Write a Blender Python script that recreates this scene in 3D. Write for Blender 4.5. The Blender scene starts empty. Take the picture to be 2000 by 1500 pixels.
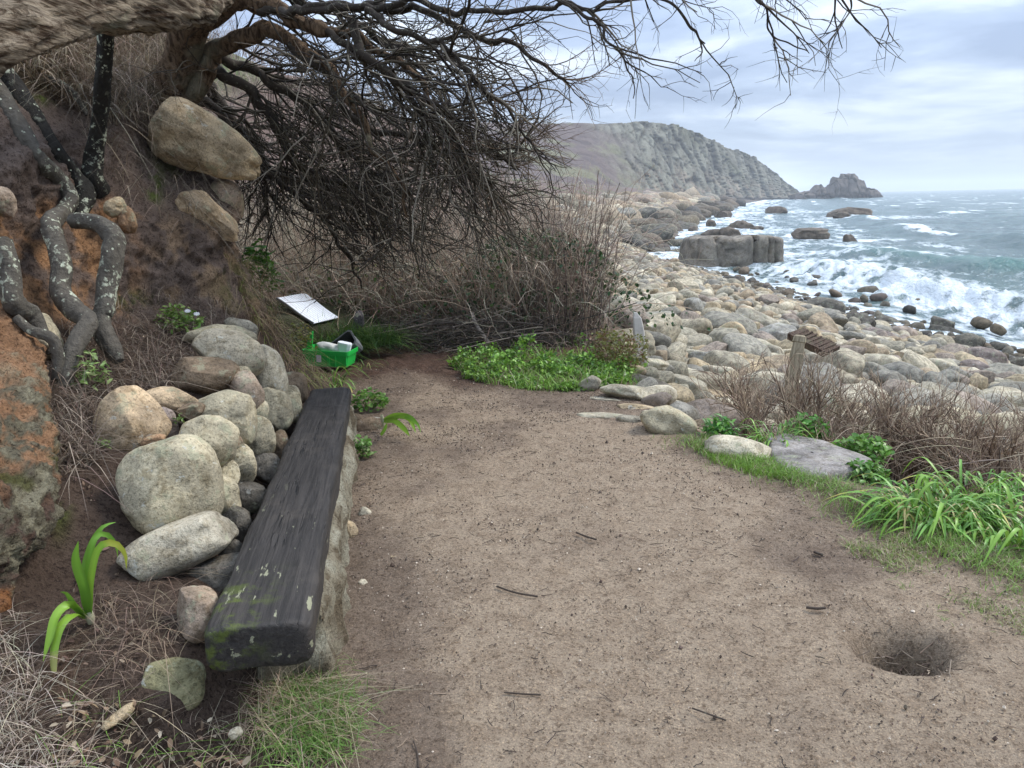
import bpy, math, random, re
import numpy as np
from mathutils import Vector, Matrix

rng = np.random.default_rng(11)
random.seed(5)
S = bpy.context.scene
COL = S.collection

# ------------------------------------------------------------------ camera
EZ = 1.6
FOC = 1511.0
PIT = math.radians(13.44)
ROL = math.radians(1.26)
fw = np.array([0, math.cos(PIT), -math.sin(PIT)])
_r = np.array([1.0, 0, 0]); _u = np.array([0, math.sin(PIT), math.cos(PIT)])
rt = math.cos(ROL) * _r - math.sin(ROL) * _u
up = math.sin(ROL) * _r + math.cos(ROL) * _u
EYE = np.array([0, 0, EZ])
cam_data = bpy.data.cameras.new('camera')
cam = bpy.data.objects.new('camera', cam_data); COL.objects.link(cam)
cam_data.sensor_width = 36; cam_data.lens = 36 * FOC / 2000
cam_data.clip_start = 0.05; cam_data.clip_end = 20000
m = Matrix.Identity(4)
for i in range(3):
    m[i][0] = rt[i]; m[i][1] = up[i]; m[i][2] = -fw[i]; m[i][3] = EYE[i]
cam.matrix_world = m
S.camera = cam
S.render.resolution_x = 1024; S.render.resolution_y = 768

# ------------------------------------------------------------------ light
SUN_EL, SUN_AZ = math.radians(48), math.radians(70)      # azimuth from +Y towards +X
world = bpy.data.worlds.new('World'); S.world = world; world.use_nodes = True
wn = world.node_tree; wn.nodes.clear()
def wnode(t, **k):
    n = wn.nodes.new(t)
    for a, b in k.items(): setattr(n, a, b)
    return n
out = wnode('ShaderNodeOutputWorld')
sky = wnode('ShaderNodeTexSky', sky_type='NISHITA', sun_disc=False)
sky.sun_elevation = SUN_EL; sky.sun_rotation = SUN_AZ
bg1 = wnode('ShaderNodeBackground'); bg1.inputs[1].default_value = 0.09
wn.links.new(sky.outputs[0], bg1.inputs[0])
tc = wnode('ShaderNodeTexCoord')
sep = wnode('ShaderNodeSeparateXYZ'); wn.links.new(tc.outputs['Generated'], sep.inputs[0])
def wmath(op, a, b=None, c=None, clamp=False):
    n = wnode('ShaderNodeMath', operation=op, use_clamp=clamp)
    for i, v in enumerate((a, b, c)):
        if v is None: continue
        if isinstance(v, (int, float)): n.inputs[i].default_value = v
        else: wn.links.new(v, n.inputs[i])
    return n.outputs[0]
zc = wmath('MAXIMUM', sep.outputs[2], 0.0)
den = wmath('ADD', zc, 0.10)
cx = wmath('DIVIDE', sep.outputs[0], den); cy = wmath('DIVIDE', sep.outputs[1], den)
comb = wnode('ShaderNodeCombineXYZ'); wn.links.new(cx, comb.inputs[0]); wn.links.new(cy, comb.inputs[1])
comb.inputs[2].default_value = 3.3
def wnoise(scale, det, rough, dist=0.0):
    n = wnode('ShaderNodeTexNoise'); wn.links.new(comb.outputs[0], n.inputs['Vector'])
    n.inputs['Scale'].default_value = scale; n.inputs['Detail'].default_value = det
    n.inputs['Roughness'].default_value = rough; n.inputs['Distortion'].default_value = dist
    return n.outputs[0]
n1 = wnoise(0.62, 7, 0.55, 0.4)
n2 = wnoise(1.7, 6, 0.55, 0.2)
mixn = wmath('ADD', wmath('MULTIPLY', n1, 0.7), wmath('MULTIPLY', n2, 0.3))
ramp = wnode('ShaderNodeValToRGB'); wn.links.new(mixn, ramp.inputs[0])
e = ramp.color_ramp.elements
e[0].position = 0.42; e[0].color = (0.215, 0.275, 0.40, 1)
e[1].position = 0.60; e[1].color = (0.52, 0.58, 0.67, 1)
e2 = e.new(0.50); e2.color = (0.30, 0.37, 0.50, 1)
# horizon band: pale blue grey
hz = wmath('SUBTRACT', 1.0, wmath('MULTIPLY', zc, 9.0), clamp=True)
mixh = wnode('ShaderNodeMix', data_type='RGBA'); wn.links.new(wmath('MULTIPLY', hz, 0.75), mixh.inputs[0])
wn.links.new(ramp.outputs[0], mixh.inputs[6]); mixh.inputs[7].default_value = (0.36, 0.46, 0.60, 1)
bg2 = wnode('ShaderNodeBackground'); wn.links.new(mixh.outputs[2], bg2.inputs[0])
# overcast sky is brighter towards the zenith
zen = wmath('ADD', 0.88, wmath('MULTIPLY', zc, 2.6))
wn.links.new(zen, bg2.inputs[1])
ms = wnode('ShaderNodeMixShader'); ms.inputs[0].default_value = 0.86
wn.links.new(bg1.outputs[0], ms.inputs[1]); wn.links.new(bg2.outputs[0], ms.inputs[2])
wn.links.new(ms.outputs[0], out.inputs[0])

sd = bpy.data.lights.new('sun', 'SUN'); sd.energy = 2.2; sd.angle = math.radians(18); sd.color = (1.0, 0.95, 0.88)
sun = bpy.data.objects.new('sun', sd); COL.objects.link(sun)
sdir = Vector((math.sin(SUN_AZ) * math.cos(SUN_EL), math.cos(SUN_AZ) * math.cos(SUN_EL), math.sin(SUN_EL)))
sun.rotation_euler = sdir.to_track_quat('Z', 'Y').to_euler()
sun.location = (20, 5, 30)
S.view_settings.view_transform = 'Standard'; S.view_settings.look = 'None'
S.view_settings.exposure = 0.62; S.view_settings.gamma = 1; S.view_settings.use_curve_mapping = False
S.render.engine = 'CYCLES'
S.cycles.use_denoising = True
try: S.cycles.denoiser = 'OPENIMAGEDENOISE'
except Exception: pass
S.cycles.max_bounces = 6; S.cycles.diffuse_bounces = 3; S.cycles.volume_bounces = 1
S.cycles.transparent_max_bounces = 8
S.render.use_persistent_data = False

# ------------------------------------------------------------------ pixel -> place helpers
def ray(px, py):
    px = np.asarray(px, float)[..., None]; py = np.asarray(py, float)[..., None]
    return fw + (px - 1000) / FOC * rt + (750 - py) / FOC * up
def A(px, py, Y):
    d = ray(px, py); return EYE + d * (np.asarray(Y, float)[..., None] / d[..., 1:2])
def G(px, py, z=0.0):
    d = ray(px, py); return EYE + d * ((z - EZ) / d[..., 2:3])
def to_px(P):
    P = np.asarray(P, float) - EYE
    d = P @ fw
    return 1000 + FOC * (P @ rt) / d, 750 - FOC * (P @ up) / d, d

# ------------------------------------------------------------------ noise
_perm = rng.permutation(256); _perm = np.concatenate([_perm, _perm, _perm])
_g = rng.normal(size=(256, 3)); _g /= np.linalg.norm(_g, axis=1)[:, None]
def pn(P):
    P = np.asarray(P, float); sh = P.shape[:-1]; P = P.reshape(-1, 3)
    i = np.floor(P).astype(int); f = P - i; i &= 255
    w = f * f * f * (f * (f * 6 - 15) + 10)
    r = np.zeros(len(P))
    for dx in (0, 1):
        wx = w[:, 0] if dx else 1 - w[:, 0]
        for dy in (0, 1):
            wy = w[:, 1] if dy else 1 - w[:, 1]
            for dz in (0, 1):
                wz = w[:, 2] if dz else 1 - w[:, 2]
                h = _perm[_perm[_perm[(i[:, 0] + dx) & 255] + ((i[:, 1] + dy) & 255)] + ((i[:, 2] + dz) & 255)]
                r += wx * wy * wz * ((f - (dx, dy, dz)) * _g[h]).sum(1)
    return (r * 1.5).reshape(sh)
def fbm(P, o=4, g=0.5, l=2.03):
    s = 0; a = 1
    P = np.asarray(P, float)
    for k in range(o):
        s = s + a * pn(P + k * 17.3); P = P * l; a *= g
    return s
def ridged(P, o=4, g=0.5):
    s = 0; a = 1; P = np.asarray(P, float)
    for k in range(o):
        s = s + a * (1 - np.abs(pn(P + k * 11.7)) * 2); P = P * 2.05; a *= g
    return s
def worley(P):
    P = np.asarray(P, float).reshape(-1, 3); i = np.floor(P).astype(int); f = P - i
    d1 = np.full(len(P), 9.0); d2 = np.full(len(P), 9.0); cid = np.zeros(len(P), int)
    for dx in (-1, 0, 1):
        for dy in (-1, 0, 1):
            for dz in (-1, 0, 1):
                h = _perm[_perm[_perm[(i[:, 0] + dx) & 255] + ((i[:, 1] + dy) & 255)] + ((i[:, 2] + dz) & 255)]
                q = (_g[h] * 0.45 + 0.5) + (dx, dy, dz) - f
                d = np.sqrt((q * q).sum(1))
                c = d < d1
                d2 = np.where(c, d1, np.minimum(d2, d)); cid = np.where(c, h, cid); d1 = np.where(c, d, d1)
    return d1, d2, cid
def ss(a, b, x):
    t = np.clip((np.asarray(x, float) - a) / (b - a), 0, 1); return t * t * (3 - 2 * t)
def P3(x, y, z=0.0):
    x, y = np.broadcast_arrays(np.asarray(x, float), np.asarray(y, float))
    return np.stack([x, y, np.broadcast_to(z, x.shape)], -1)

# ------------------------------------------------------------------ mesh building
class MB:
    def __init__(s): s.v = []; s.f = []; s.c = []; s.n = 0; s.mi = []
    def add(s, v, f, col=None, mi=0):
        v = np.asarray(v, float).reshape(-1, 3); f = np.asarray(f, int)
        s.v.append(v); s.f.append(f + s.n); s.n += len(v); s.mi.append(mi)
        if col is None: col = (0.5, 0.5, 0.5)
        c = np.asarray(col, float)
        if c.ndim == 1: c = np.broadcast_to(c, (len(v), 3))
        s.c.append(c.reshape(-1, 3)); return s
    def mesh(s, name, mats, smooth=True, attrs=None):
        me = bpy.data.meshes.new(name)
        V = np.concatenate(s.v); me.vertices.add(len(V)); me.vertices.foreach_set('co', V.astype(np.float32).ravel())
        loops = np.concatenate([f.ravel() for f in s.f]); tot = np.concatenate([np.full(len(f), f.shape[1]) for f in s.f])
        st = np.concatenate([[0], np.cumsum(tot)[:-1]])
        me.loops.add(len(loops)); me.loops.foreach_set('vertex_index', loops.astype(np.int32))
        me.polygons.add(len(tot)); me.polygons.foreach_set('loop_start', st.astype(np.int32))
        me.polygons.foreach_set('loop_total', tot.astype(np.int32))
        me.polygons.foreach_set('use_smooth', np.full(len(tot), bool(smooth)))
        if any(s.mi):
            me.polygons.foreach_set('material_index', np.concatenate([np.full(len(f), k) for f, k in zip(s.f, s.mi)]).astype(np.int32))
        ca = me.color_attributes.new('col', 'FLOAT_COLOR', 'POINT')
        C = np.concatenate(s.c); ca.data.foreach_set('color', np.concatenate([C, np.ones((len(C), 1))], 1).astype(np.float32).ravel())
        for k, a in (attrs or {}).items():
            at = me.attributes.new(k, 'FLOAT', 'POINT'); at.data.foreach_set('value', np.asarray(a, np.float32).ravel())
        me.update(calc_edges=True); me.validate()
        for mt in (mats if isinstance(mats, (list, tuple)) else [mats]): me.materials.append(mt)
        return me
    def build(s, name, mats, parent=None, smooth=True, attrs=None):
        return link(name, s.mesh(name, mats, smooth, attrs), parent)
def link(name, me, parent=None, M=None):
    o = bpy.data.objects.new(name, me); COL.objects.link(o)
    if M is not None: o.matrix_world = M
    if parent is not None:
        o.parent = parent; o.matrix_parent_inverse = Matrix.Translation(-parent.location)
    return o
def tag(o, label=None, cat=None, group=None, kind=None):
    if label: o['label'] = label
    if cat: o['category'] = cat
    if group: o['group'] = group
    if kind: o['kind'] = kind
    return o
def empty(name, loc=(0, 0, 0), **k):
    o = bpy.data.objects.new(name, None); COL.objects.link(o); o.location = loc; o.empty_display_size = 0.1
    return tag(o, **k)
def grid_faces(nu, nv, off=0):
    a = np.arange(nu * nv).reshape(nu, nv)
    return np.stack([a[:-1, :-1], a[1:, :-1], a[1:, 1:], a[:-1, 1:]], -1).reshape(-1, 4) + off
def grid_normals(P):
    du = np.gradient(P, axis=0); dv = np.gradient(P, axis=1)
    n = np.cross(du, dv); return n / (np.linalg.norm(n, axis=-1, keepdims=True) + 1e-9)
def tubes(mb, P, R, k=3, col=(0.1, 0.08, 0.06), cap=False):
    """P (m,n,3) centre lines, R (m,n) radii -> closed tubes of k sides."""
    P = np.asarray(P, float); R = np.asarray(R, float)
    m_, n = P.shape[:2]
    T = np.gradient(P, axis=1); T /= np.linalg.norm(T, axis=-1, keepdims=True) + 1e-9
    ref = np.where(np.abs(T[..., 2:3]) > 0.9, np.array([1., 0, 0]), np.array([0, 0, 1.]))
    ref = np.broadcast_to(ref[:, :1], T.shape)
    X = np.cross(T, ref); X /= np.linalg.norm(X, axis=-1, keepdims=True) + 1e-9
    Yv = np.cross(T, X)
    a = np.arange(k) / k * 2 * np.pi
    V = P[:, :, None] + R[:, :, None, None] * (np.cos(a)[None, None, :, None] * X[:, :, None] + np.sin(a)[None, None, :, None] * Yv[:, :, None])
    i, j, q = np.meshgrid(np.arange(m_), np.arange(n - 1), np.arange(k), indexing='ij')
    idx = lambda i, j, q: (i * n + j) * k + q % k
    F = np.stack([idx(i, j, q), idx(i, j, q + 1), idx(i, j + 1, q + 1), idx(i, j + 1, q)], -1).reshape(-1, 4)
    c = np.asarray(col, float)
    if c.ndim == 2: c = np.repeat(c, n * k, axis=0)
    mb.add(V.reshape(-1, 3), F, c)
    if cap:
        for e_ in (0, n - 1):
            base = (np.arange(m_) * n + e_)[:, None] * k + np.arange(k)
            mb.f[-1] = mb.f[-1]; mb.add(V.reshape(-1, 3)[base.ravel()], np.arange(m_ * k).reshape(m_, k) if e_ else np.arange(m_ * k).reshape(m_, k)[:, ::-1], np.repeat(c, 1, 0)[base.ravel()] if c.ndim == 2 else c)
    return mb
def spline(pts, n):
    """Catmull-Rom through control rows, n samples by arc length."""
    p = np.asarray(pts, float); p = np.concatenate([[2 * p[0] - p[1]], p, [2 * p[-1] - p[-2]]])
    o = []
    for i in range(1, len(p) - 2):
        t = np.linspace(0, 1, 24, endpoint=False)[:, None]
        a, b, c, d = p[i - 1], p[i], p[i + 1], p[i + 2]
        o.append(0.5 * (2 * b + (c - a) * t + (2 * a - 5 * b + 4 * c - d) * t * t + (3 * b - a - 3 * c + d) * t ** 3))
    o = np.concatenate(o + [p[-2:-1]])
    s = np.concatenate([[0], np.cumsum(np.linalg.norm(np.diff(o[:, :3], axis=0), axis=1))])
    q = np.linspace(0, s[-1], n)
    return np.stack([np.interp(q, s, o[:, k]) for k in range(o.shape[1])], 1)
_ico = {}
def ico(sub):
    if sub in _ico: return _ico[sub]
    t = (1 + 5 ** 0.5) / 2
    v = [(-1, t, 0), (1, t, 0), (-1, -t, 0), (1, -t, 0), (0, -1, t), (0, 1, t), (0, -1, -t), (0, 1, -t), (t, 0, -1), (t, 0, 1), (-t, 0, -1), (-t, 0, 1)]
    v = [np.array(a) / np.linalg.norm(a) for a in v]
    f = [(0, 11, 5), (0, 5, 1), (0, 1, 7), (0, 7, 10), (0, 10, 11), (1, 5, 9), (5, 11, 4), (11, 10, 2), (10, 7, 6), (7, 1, 8), (3, 9, 4), (3, 4, 2), (3, 2, 6), (3, 6, 8), (3, 8, 9), (4, 9, 5), (2, 4, 11), (6, 2, 10), (8, 6, 7), (9, 8, 1)]
    for _ in range(sub):
        c = {}; nf = []
        def mid(a, b):
            k = (min(a, b), max(a, b))
            if k not in c:
                q = v[a] + v[b]; v.append(q / np.linalg.norm(q)); c[k] = len(v) - 1
            return c[k]
        for a, b, d in f:
            x, y, z = mid(a, b), mid(b, d), mid(d, a)
            nf += [(a, x, z), (b, y, x), (d, z, y), (x, y, z)]
        f = nf
    _ico[sub] = (np.array(v), np.array(f)); return _ico[sub]
def stone_shape(sub, seed, lump=0.22, box=2.4, rough=0.0, facets=0):
    V, F = ico(sub); r_ = np.random.default_rng(seed)
    N = V.copy()
    k = (np.abs(N) ** box).sum(1) ** (-1 / box)
    Q = N * k[:, None]
    Q = Q * (1 + lump * fbm(N * 0.9 + seed * 3.7, 2)[:, None])
    for _ in range(facets):
        d = r_.normal(size=3); d /= np.linalg.norm(d); h = r_.uniform(0.55, 0.85)
        s_ = Q @ d; ex = np.maximum(s_ - h, 0); Q = Q - d * (ex * 0.86)[:, None]
    if rough: Q = Q + N * (rough * fbm(N * 3.2 + seed, 4)[:, None])
    return Q, F

# ------------------------------------------------------------------ node materials
class NM:
    def __init__(s, name):
        s.m = bpy.data.materials.new(name); s.m.use_nodes = True; s.t = s.m.node_tree; s.t.nodes.clear()
        s.out = s.n('ShaderNodeOutputMaterial'); s.b = s.n('ShaderNodeBsdfPrincipled')
        s.t.links.new(s.b.outputs[0], s.out.inputs[0])
        s._pos = None
    def n(s, t, **k):
        q = s.t.nodes.new(t)
        for a, b in k.items(): setattr(q, a, b)
        return q
    def set(s, inp, v):
        if v is None: return
        if hasattr(v, 'node'): s.t.links.new(v, inp)
        else:
            if isinstance(v, (tuple, list)) and len(v) == 3 and inp.type == 'RGBA': v = (*v, 1)
            inp.default_value = v
    @property
    def pos(s):
        if s._pos is None: s._pos = s.n('ShaderNodeNewGeometry').outputs['Position']
        return s._pos
    def obj(s, jitter=True):
        t = s.n('ShaderNodeTexCoord').outputs['Object']
        if not jitter: return t
        oi = s.n('ShaderNodeObjectInfo').outputs['Random']
        v = s.vm('SCALE', (13.1, 7.7, 5.3), oi)
        return s.vm('ADD', t, v)
    def vm(s, op, a, b):
        q = s.n('ShaderNodeVectorMath', operation=op)
        s.set(q.inputs[0], a)
        if op == 'SCALE': s.set(q.inputs['Scale'], b)
        else: s.set(q.inputs[1], b)
        return q.outputs[0]
    def noise(s, vec, scale, det=4, rough=0.55, dist=0.0, color=False):
        q = s.n('ShaderNodeTexNoise'); s.set(q.inputs['Vector'], vec); q.inputs['Scale'].default_value = scale
        q.inputs['Detail'].default_value = det; q.inputs['Roughness'].default_value = rough; q.inputs['Distortion'].default_value = dist
        return q.outputs[1 if color else 0]
    def vor(s, vec, scale, feat='F1', out=0):
        q = s.n('ShaderNodeTexVoronoi', feature=feat); s.set(q.inputs['Vector'], vec); q.inputs['Scale'].default_value = scale
        return q.outputs[out]
    def math(s, op, a, b=None, clamp=False):
        q = s.n('ShaderNodeMath', operation=op, use_clamp=clamp); s.set(q.inputs[0], a); s.set(q.inputs[1], b); return q.outputs[0]
    def step(s, v, a, b):
        q = s.n('ShaderNodeMapRange', interpolation_type='SMOOTHSTEP'); s.set(q.inputs[0], v)
        q.inputs[1].default_value = a; q.inputs[2].default_value = b; return q.outputs[0]
    def mix(s, f, a, b, blend='MIX'):
        q = s.n('ShaderNodeMix', data_type='RGBA', blend_type=blend)
        s.set(q.inputs[0], f); s.set(q.inputs[6], a); s.set(q.inputs[7], b); return q.outputs[2]
    def attr(s, name='col'):
        q = s.n('ShaderNodeAttribute'); q.attribute_name = name; return q
    def bump(s, h, strength=0.5, dist=0.01, nrm=None):
        q = s.n('ShaderNodeBump'); q.inputs['Strength'].default_value = strength; q.inputs['Distance'].default_value = dist
        s.set(q.inputs['Height'], h); s.set(q.inputs['Normal'], nrm); return q.outputs[0]
    def fin(s, col, rough=0.8, nrm=None, spec=0.3):
        s.set(s.b.inputs['Base Color'], col); s.set(s.b.inputs['Roughness'], rough); s.set(s.b.inputs['Normal'], nrm)
        s.set(s.b.inputs['Specular IOR Level'], spec); return s.m
    def scale_vec(s, vec, sc):
        return s.vm('MULTIPLY', vec, sc)

def granite(name, src='object', scale=1.0, lichen=0.35, base=None):
    M = NM(name)
    v = M.obj() if src == 'object' else M.pos
    big = M.noise(v, 5 * scale, 4, 0.6); mid = M.noise(v, 22 * scale, 5, 0.7); fine = M.noise(v, 85 * scale, 4, 0.75)
    tint = M.n('ShaderNodeObjectInfo').outputs['Color'] if src == 'object' else M.attr().outputs[0]
    c = M.mix(M.step(big, 0.35, 0.65), (0.66, 0.64, 0.60), (1.25, 1.20, 1.10))
    c = M.mix(1.0, tint, c, 'MULTIPLY')
    st2 = M.noise(M.vm('ADD', v, (7.0, 2.0, 3.0)), 8 * scale, 6, 0.7, 0.4)
    c = M.mix(M.math('MULTIPLY', M.step(st2, 0.50, 0.62), 0.55), c, M.mix(1.0, c, (0.52, 0.48, 0.40), 'MULTIPLY'))
    c = M.mix(M.math('MULTIPLY', M.step(mid, 0.5, 0.66), 0.6), c, M.mix(1.0, c, (0.48, 0.43, 0.34), 'MULTIPLY'))
    c = M.mix(M.math('MULTIPLY', M.step(fine, 0.54, 0.62), 0.8), c, M.mix(1.0, c, (0.42, 0.42, 0.40), 'MULTIPLY'))
    c = M.mix(M.math('MULTIPLY', M.step(fine, 0.45, 0.34), 0.55), c, M.mix(1.0, c, (1.6, 1.55, 1.5), 'MULTIPLY'))
    if lichen:
        l = M.noise(M.vm('ADD', v, (4.0, 4.0, 4.0)), 7 * scale, 6, 0.72)
        c = M.mix(M.math('MULTIPLY', M.step(l, 0.55, 0.62), lichen), c, (0.30, 0.31, 0.20))
        l2 = M.noise(M.vm('ADD', v, (9.0, 1.0, 6.0)), 11 * scale, 5, 0.7)
        c = M.mix(M.math('MULTIPLY', M.step(l2, 0.62, 0.66), lichen), c, (0.50, 0.50, 0.44))
    h = M.math('ADD', M.math('MULTIPLY', mid, 1.0), M.math('MULTIPLY', fine, 0.45))
    return M.fin(c, 0.85, M.bump(h, 0.85, 0.016 / scale), 0.25)
m_granite = granite('granite', 'object', 1.0, 0.5)
m_granite_far = granite('granite_far', 'attr', 0.7, 0.0)

def veg(name, rough=0.5, transl=0.3, bumpy=False):
    M = NM(name); c = M.attr().outputs[0]
    M.fin(c, rough, None, 0.35)
    if transl:
        t = M.n('ShaderNodeBsdfTranslucent'); M.set(t.inputs[0], c)
        x = M.n('ShaderNodeMixShader'); x.inputs[0].default_value = transl
        M.t.links.new(M.b.outputs[0], x.inputs[1]); M.t.links.new(t.outputs[0], x.inputs[2]); M.t.links.new(x.outputs[0], M.out.inputs[0])
    return M.m
m_leaf = veg('leaf_green', 0.38, 0.3)
m_dry = veg('dry_stalk', 0.8, 0.2)
m_twig = veg('twig_bark', 0.8, 0.0)

def m_twigbark():
    M = NM('twig_bark_spotted'); c = M.attr().outputs[0]
    n = M.noise(M.pos, 45, 3, 0.6)
    c = M.mix(M.math('MULTIPLY', M.step(n, 0.58, 0.66), 0.55), c, (0.17, 0.17, 0.12))
    return M.fin(c, 0.85, M.bump(M.noise(M.pos, 120, 3), 0.5, 0.004), 0.2)
m_twigs = m_twigbark()
def m_bark(name, dark, light, along):
    M = NM(name)
    v = M.scale_vec(M.pos, along)
    w = M.noise(v, 24, 7, 0.68, 0.5); f_ = M.noise(v, 38, 5, 0.6)
    big = M.noise(M.pos, 3, 3)
    c = M.mix(M.step(w, 0.38, 0.6), dark, light)
    c = M.mix(M.math('MULTIPLY', M.step(big, 0.55, 0.7), 0.55), c, (0.30, 0.30, 0.21))
    c = M.mix(M.math('MULTIPLY', f_, 0.7), c, M.mix(1.0, c, (0.45, 0.4, 0.35), 'MULTIPLY'))
    h = M.math('ADD', w, M.math('MULTIPLY', f_, 0.35))
    return M.fin(c, 0.9, M.bump(h, 1.0, 0.05), 0.15)
m_bark_trunk = m_bark('bark_ridged', (0.075, 0.045, 0.026), (0.46, 0.38, 0.28), (1.0, 0.17, 1.5))
m_bark_up = m_bark('bark_upright', (0.06, 0.036, 0.02), (0.25, 0.17, 0.105), (1.5, 1.5, 0.3))
def m_rootmat(dk_=1.0, th_=0.0):
    M = NM('root_lichen'); p = M.pos
    w = M.noise(p, 26, 5, 0.6)
    c = M.mix(w, (0.022 * dk_, 0.019 * dk_, 0.016 * dk_), (0.16 * dk_, 0.14 * dk_, 0.11 * dk_))
    a = M.attr().outputs[0]
    sp = M.noise(p, 24, 7, 0.68, 0.2); sp2 = M.vor(p, 30)
    zone = M.noise(M.vm('ADD', p, (3.0, 0.0, 1.0)), 3.3, 2)
    s1 = M.math('MULTIPLY', M.step(sp, 0.54, 0.62), M.step(zone, 0.44, 0.6))
    s2 = M.math('MULTIPLY', M.step(M.math('ADD', sp2, M.math('MULTIPLY', w, 0.25)), 0.31, 0.26), M.step(M.noise(p, 8, 2), 0.45, 0.56))
    c = M.mix(M.math('MAXIMUM', s1, s2), c, (0.46, 0.48, 0.36))
    return M.fin(c, 0.8, M.bump(M.math('ADD', w, M.math('MULTIPLY', sp, 0.7)), 1.0, 0.02), 0.2)
m_root = m_rootmat(); m_root_black = m_rootmat(0.25)

def m_soil(name, grit=1.0, bump=0.7, sscale=1.0, lightspeck=0.5):
    M = NM(name); p = M.pos; c = M.attr().outputs[0]
    a = M.noise(p, 9 * sscale, 5, 0.6); b = M.noise(p, 46 * sscale, 6, 0.75); f_ = M.noise(p, 150 * sscale, 4, 0.8); k = M.noise(M.vm('ADD', p, (5.0, 3.0, 1.0)), 85 * sscale, 4, 0.7)
    c = M.mix(M.math('MULTIPLY', M.step(a, 0.42, 0.62), 0.45), c, M.mix(1.0, c, (0.62, 0.57, 0.53), 'MULTIPLY'))
    c = M.mix(M.math('MULTIPLY', M.step(b, 0.50, 0.62), 0.75 * grit), c, M.mix(1.0, c, (0.40, 0.35, 0.31), 'MULTIPLY'))
    c = M.mix(M.math('MULTIPLY', M.step(k, 0.56, 0.62), 0.8 * grit), c, M.mix(1.0, c, (0.30, 0.26, 0.24), 'MULTIPLY'))
    c = M.mix(M.math('MULTIPLY', M.step(f_, 0.54, 0.63), lightspeck), c, M.mix(1.0, c, (1.9, 1.8, 1.65), 'MULTIPLY'))
    c = M.mix(M.math('MULTIPLY', M.step(f_, 0.44, 0.37), 0.7), c, M.mix(1.0, c, (0.40, 0.37, 0.35), 'MULTIPLY'))
    h = M.math('ADD', M.math('ADD', M.math('MULTIPLY', a, 1.6), M.math('MULTIPLY', b, 1.3)), M.math('MULTIPLY', f_, 0.4))
    return M.fin(c, 0.9, M.bump(h, bump, 0.026), 0.2)
m_path = m_soil('path_grit', 0.8, 0.9, 1.0, 0.75)
m_bank = m_soil('bank_earth', 1.0, 1.0, 0.8, 0.35)
m_land = m_soil('far_land', 0.7, 0.8, 0.05, 0.2)
def flat(name, col, rough=0.6, spec=0.4, n=0.0, sc=30):
    M = NM(name); c = col; b = None
    if n:
        w = M.noise(M.obj(), sc, 5, 0.65)
        c = M.mix(M.math('MULTIPLY', M.step(w, 0.45, 0.7), n), col, tuple(x * 0.4 for x in col)); b = M.bump(w, 0.3, 0.003)
    return M.fin(c, rough, b, spec)

# ------------------------------------------------------------------ the lie of the land
XS = np.array([[-50, 19], [0, 17], [22.8, 14.6], [27, 13.6], [34, 13.2], [42.7, 12.7], [48.6, 12.0], [57, 11.2], [66.6, 11.8], [95, 16.5], [164, 36], [265, 70], [400, 118], [520, 165], [900, 300], [5000, 1800]], float)
XB = np.array([[-50, 3.5], [0, 2.9], [2.5, 2.45], [3.1, 2.1], [4.0, 1.75], [4.85, 1.3], [6.4, 0.9], [7.2, 1.05], [9, 1.25], [12, 1.6], [20, 2.2], [40, 3.0], [70, 4.5], [100, 8], [164, 20], [265, 44], [400, 80], [520, 120], [900, 240], [5000, 1500]], float)
def xs(y): return np.interp(y, XS[:, 0], XS[:, 1])
def xb(y): return np.interp(y, XB[:, 0], XB[:, 1])
SEA = -3.4
def H(x, y, fine=True):
    x = np.asarray(x, float); y = np.asarray(y, float)
    b = xb(y); s = xs(y)
    t = (x - b) / (s - b)
    z0 = np.where(y < 12, -0.0, -0.3)
    sh_ = 0.55 * ss(5.6, 4.6, y)
    z = np.where(t > 0, -0.42 * ss(sh_, 0.9 + 1.2 * sh_, x - b) - 2.98 * np.clip(t, 0, 3) ** 1.12, 0.0)
    z = z - 0.3 * ss(9, 16, y) * (t <= 0) - 0.3 * ss(9, 16, y) * (t > 0) * (1 - np.clip(t, 0, 1))
    inl = np.maximum(b - 1.0 - x, 0)
    hill = (11 - 6.5 * ss(45, 110, y)) * (1 - np.exp(-inl / 10.0)) * ss(11, 34, y) + np.minimum(inl, 60) * 0.10 * ss(80, 240, y)
    z = z + hill
    if fine:
        z = z + 0.012 * fbm(P3(x * 1.3, y * 1.3), 3) * (y < 40) + hill * 0.06 * fbm(P3(x * 0.15, y * 0.15, 3), 4)
        hole = np.exp(-(((x - 1.40) / 0.14) ** 2 + ((y - 2.50) / 0.115) ** 2) ** 1.3)
        trail = np.exp(-(((x - 1.42 - (2.5 - y) * 0.45) / 0.14) ** 2 + ((y - 2.64) / 0.17) ** 2))
        z = z - 0.21 * hole - 0.045 * trail
    return z
def land_hit(px, py, zoff=0.0):
    """where the sight line through a pixel meets the land (the sea bed counts as sea level)"""
    d = ray(px, py)[..., :]
    ts = np.geomspace(1.2, 700, 2500)
    Q = EYE + d * ts[:, None]
    h = np.maximum(H(Q[:, 0], Q[:, 1], False), SEA) + zoff
    k = np.argmax(Q[:, 2] < h)
    return Q[k]

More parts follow.
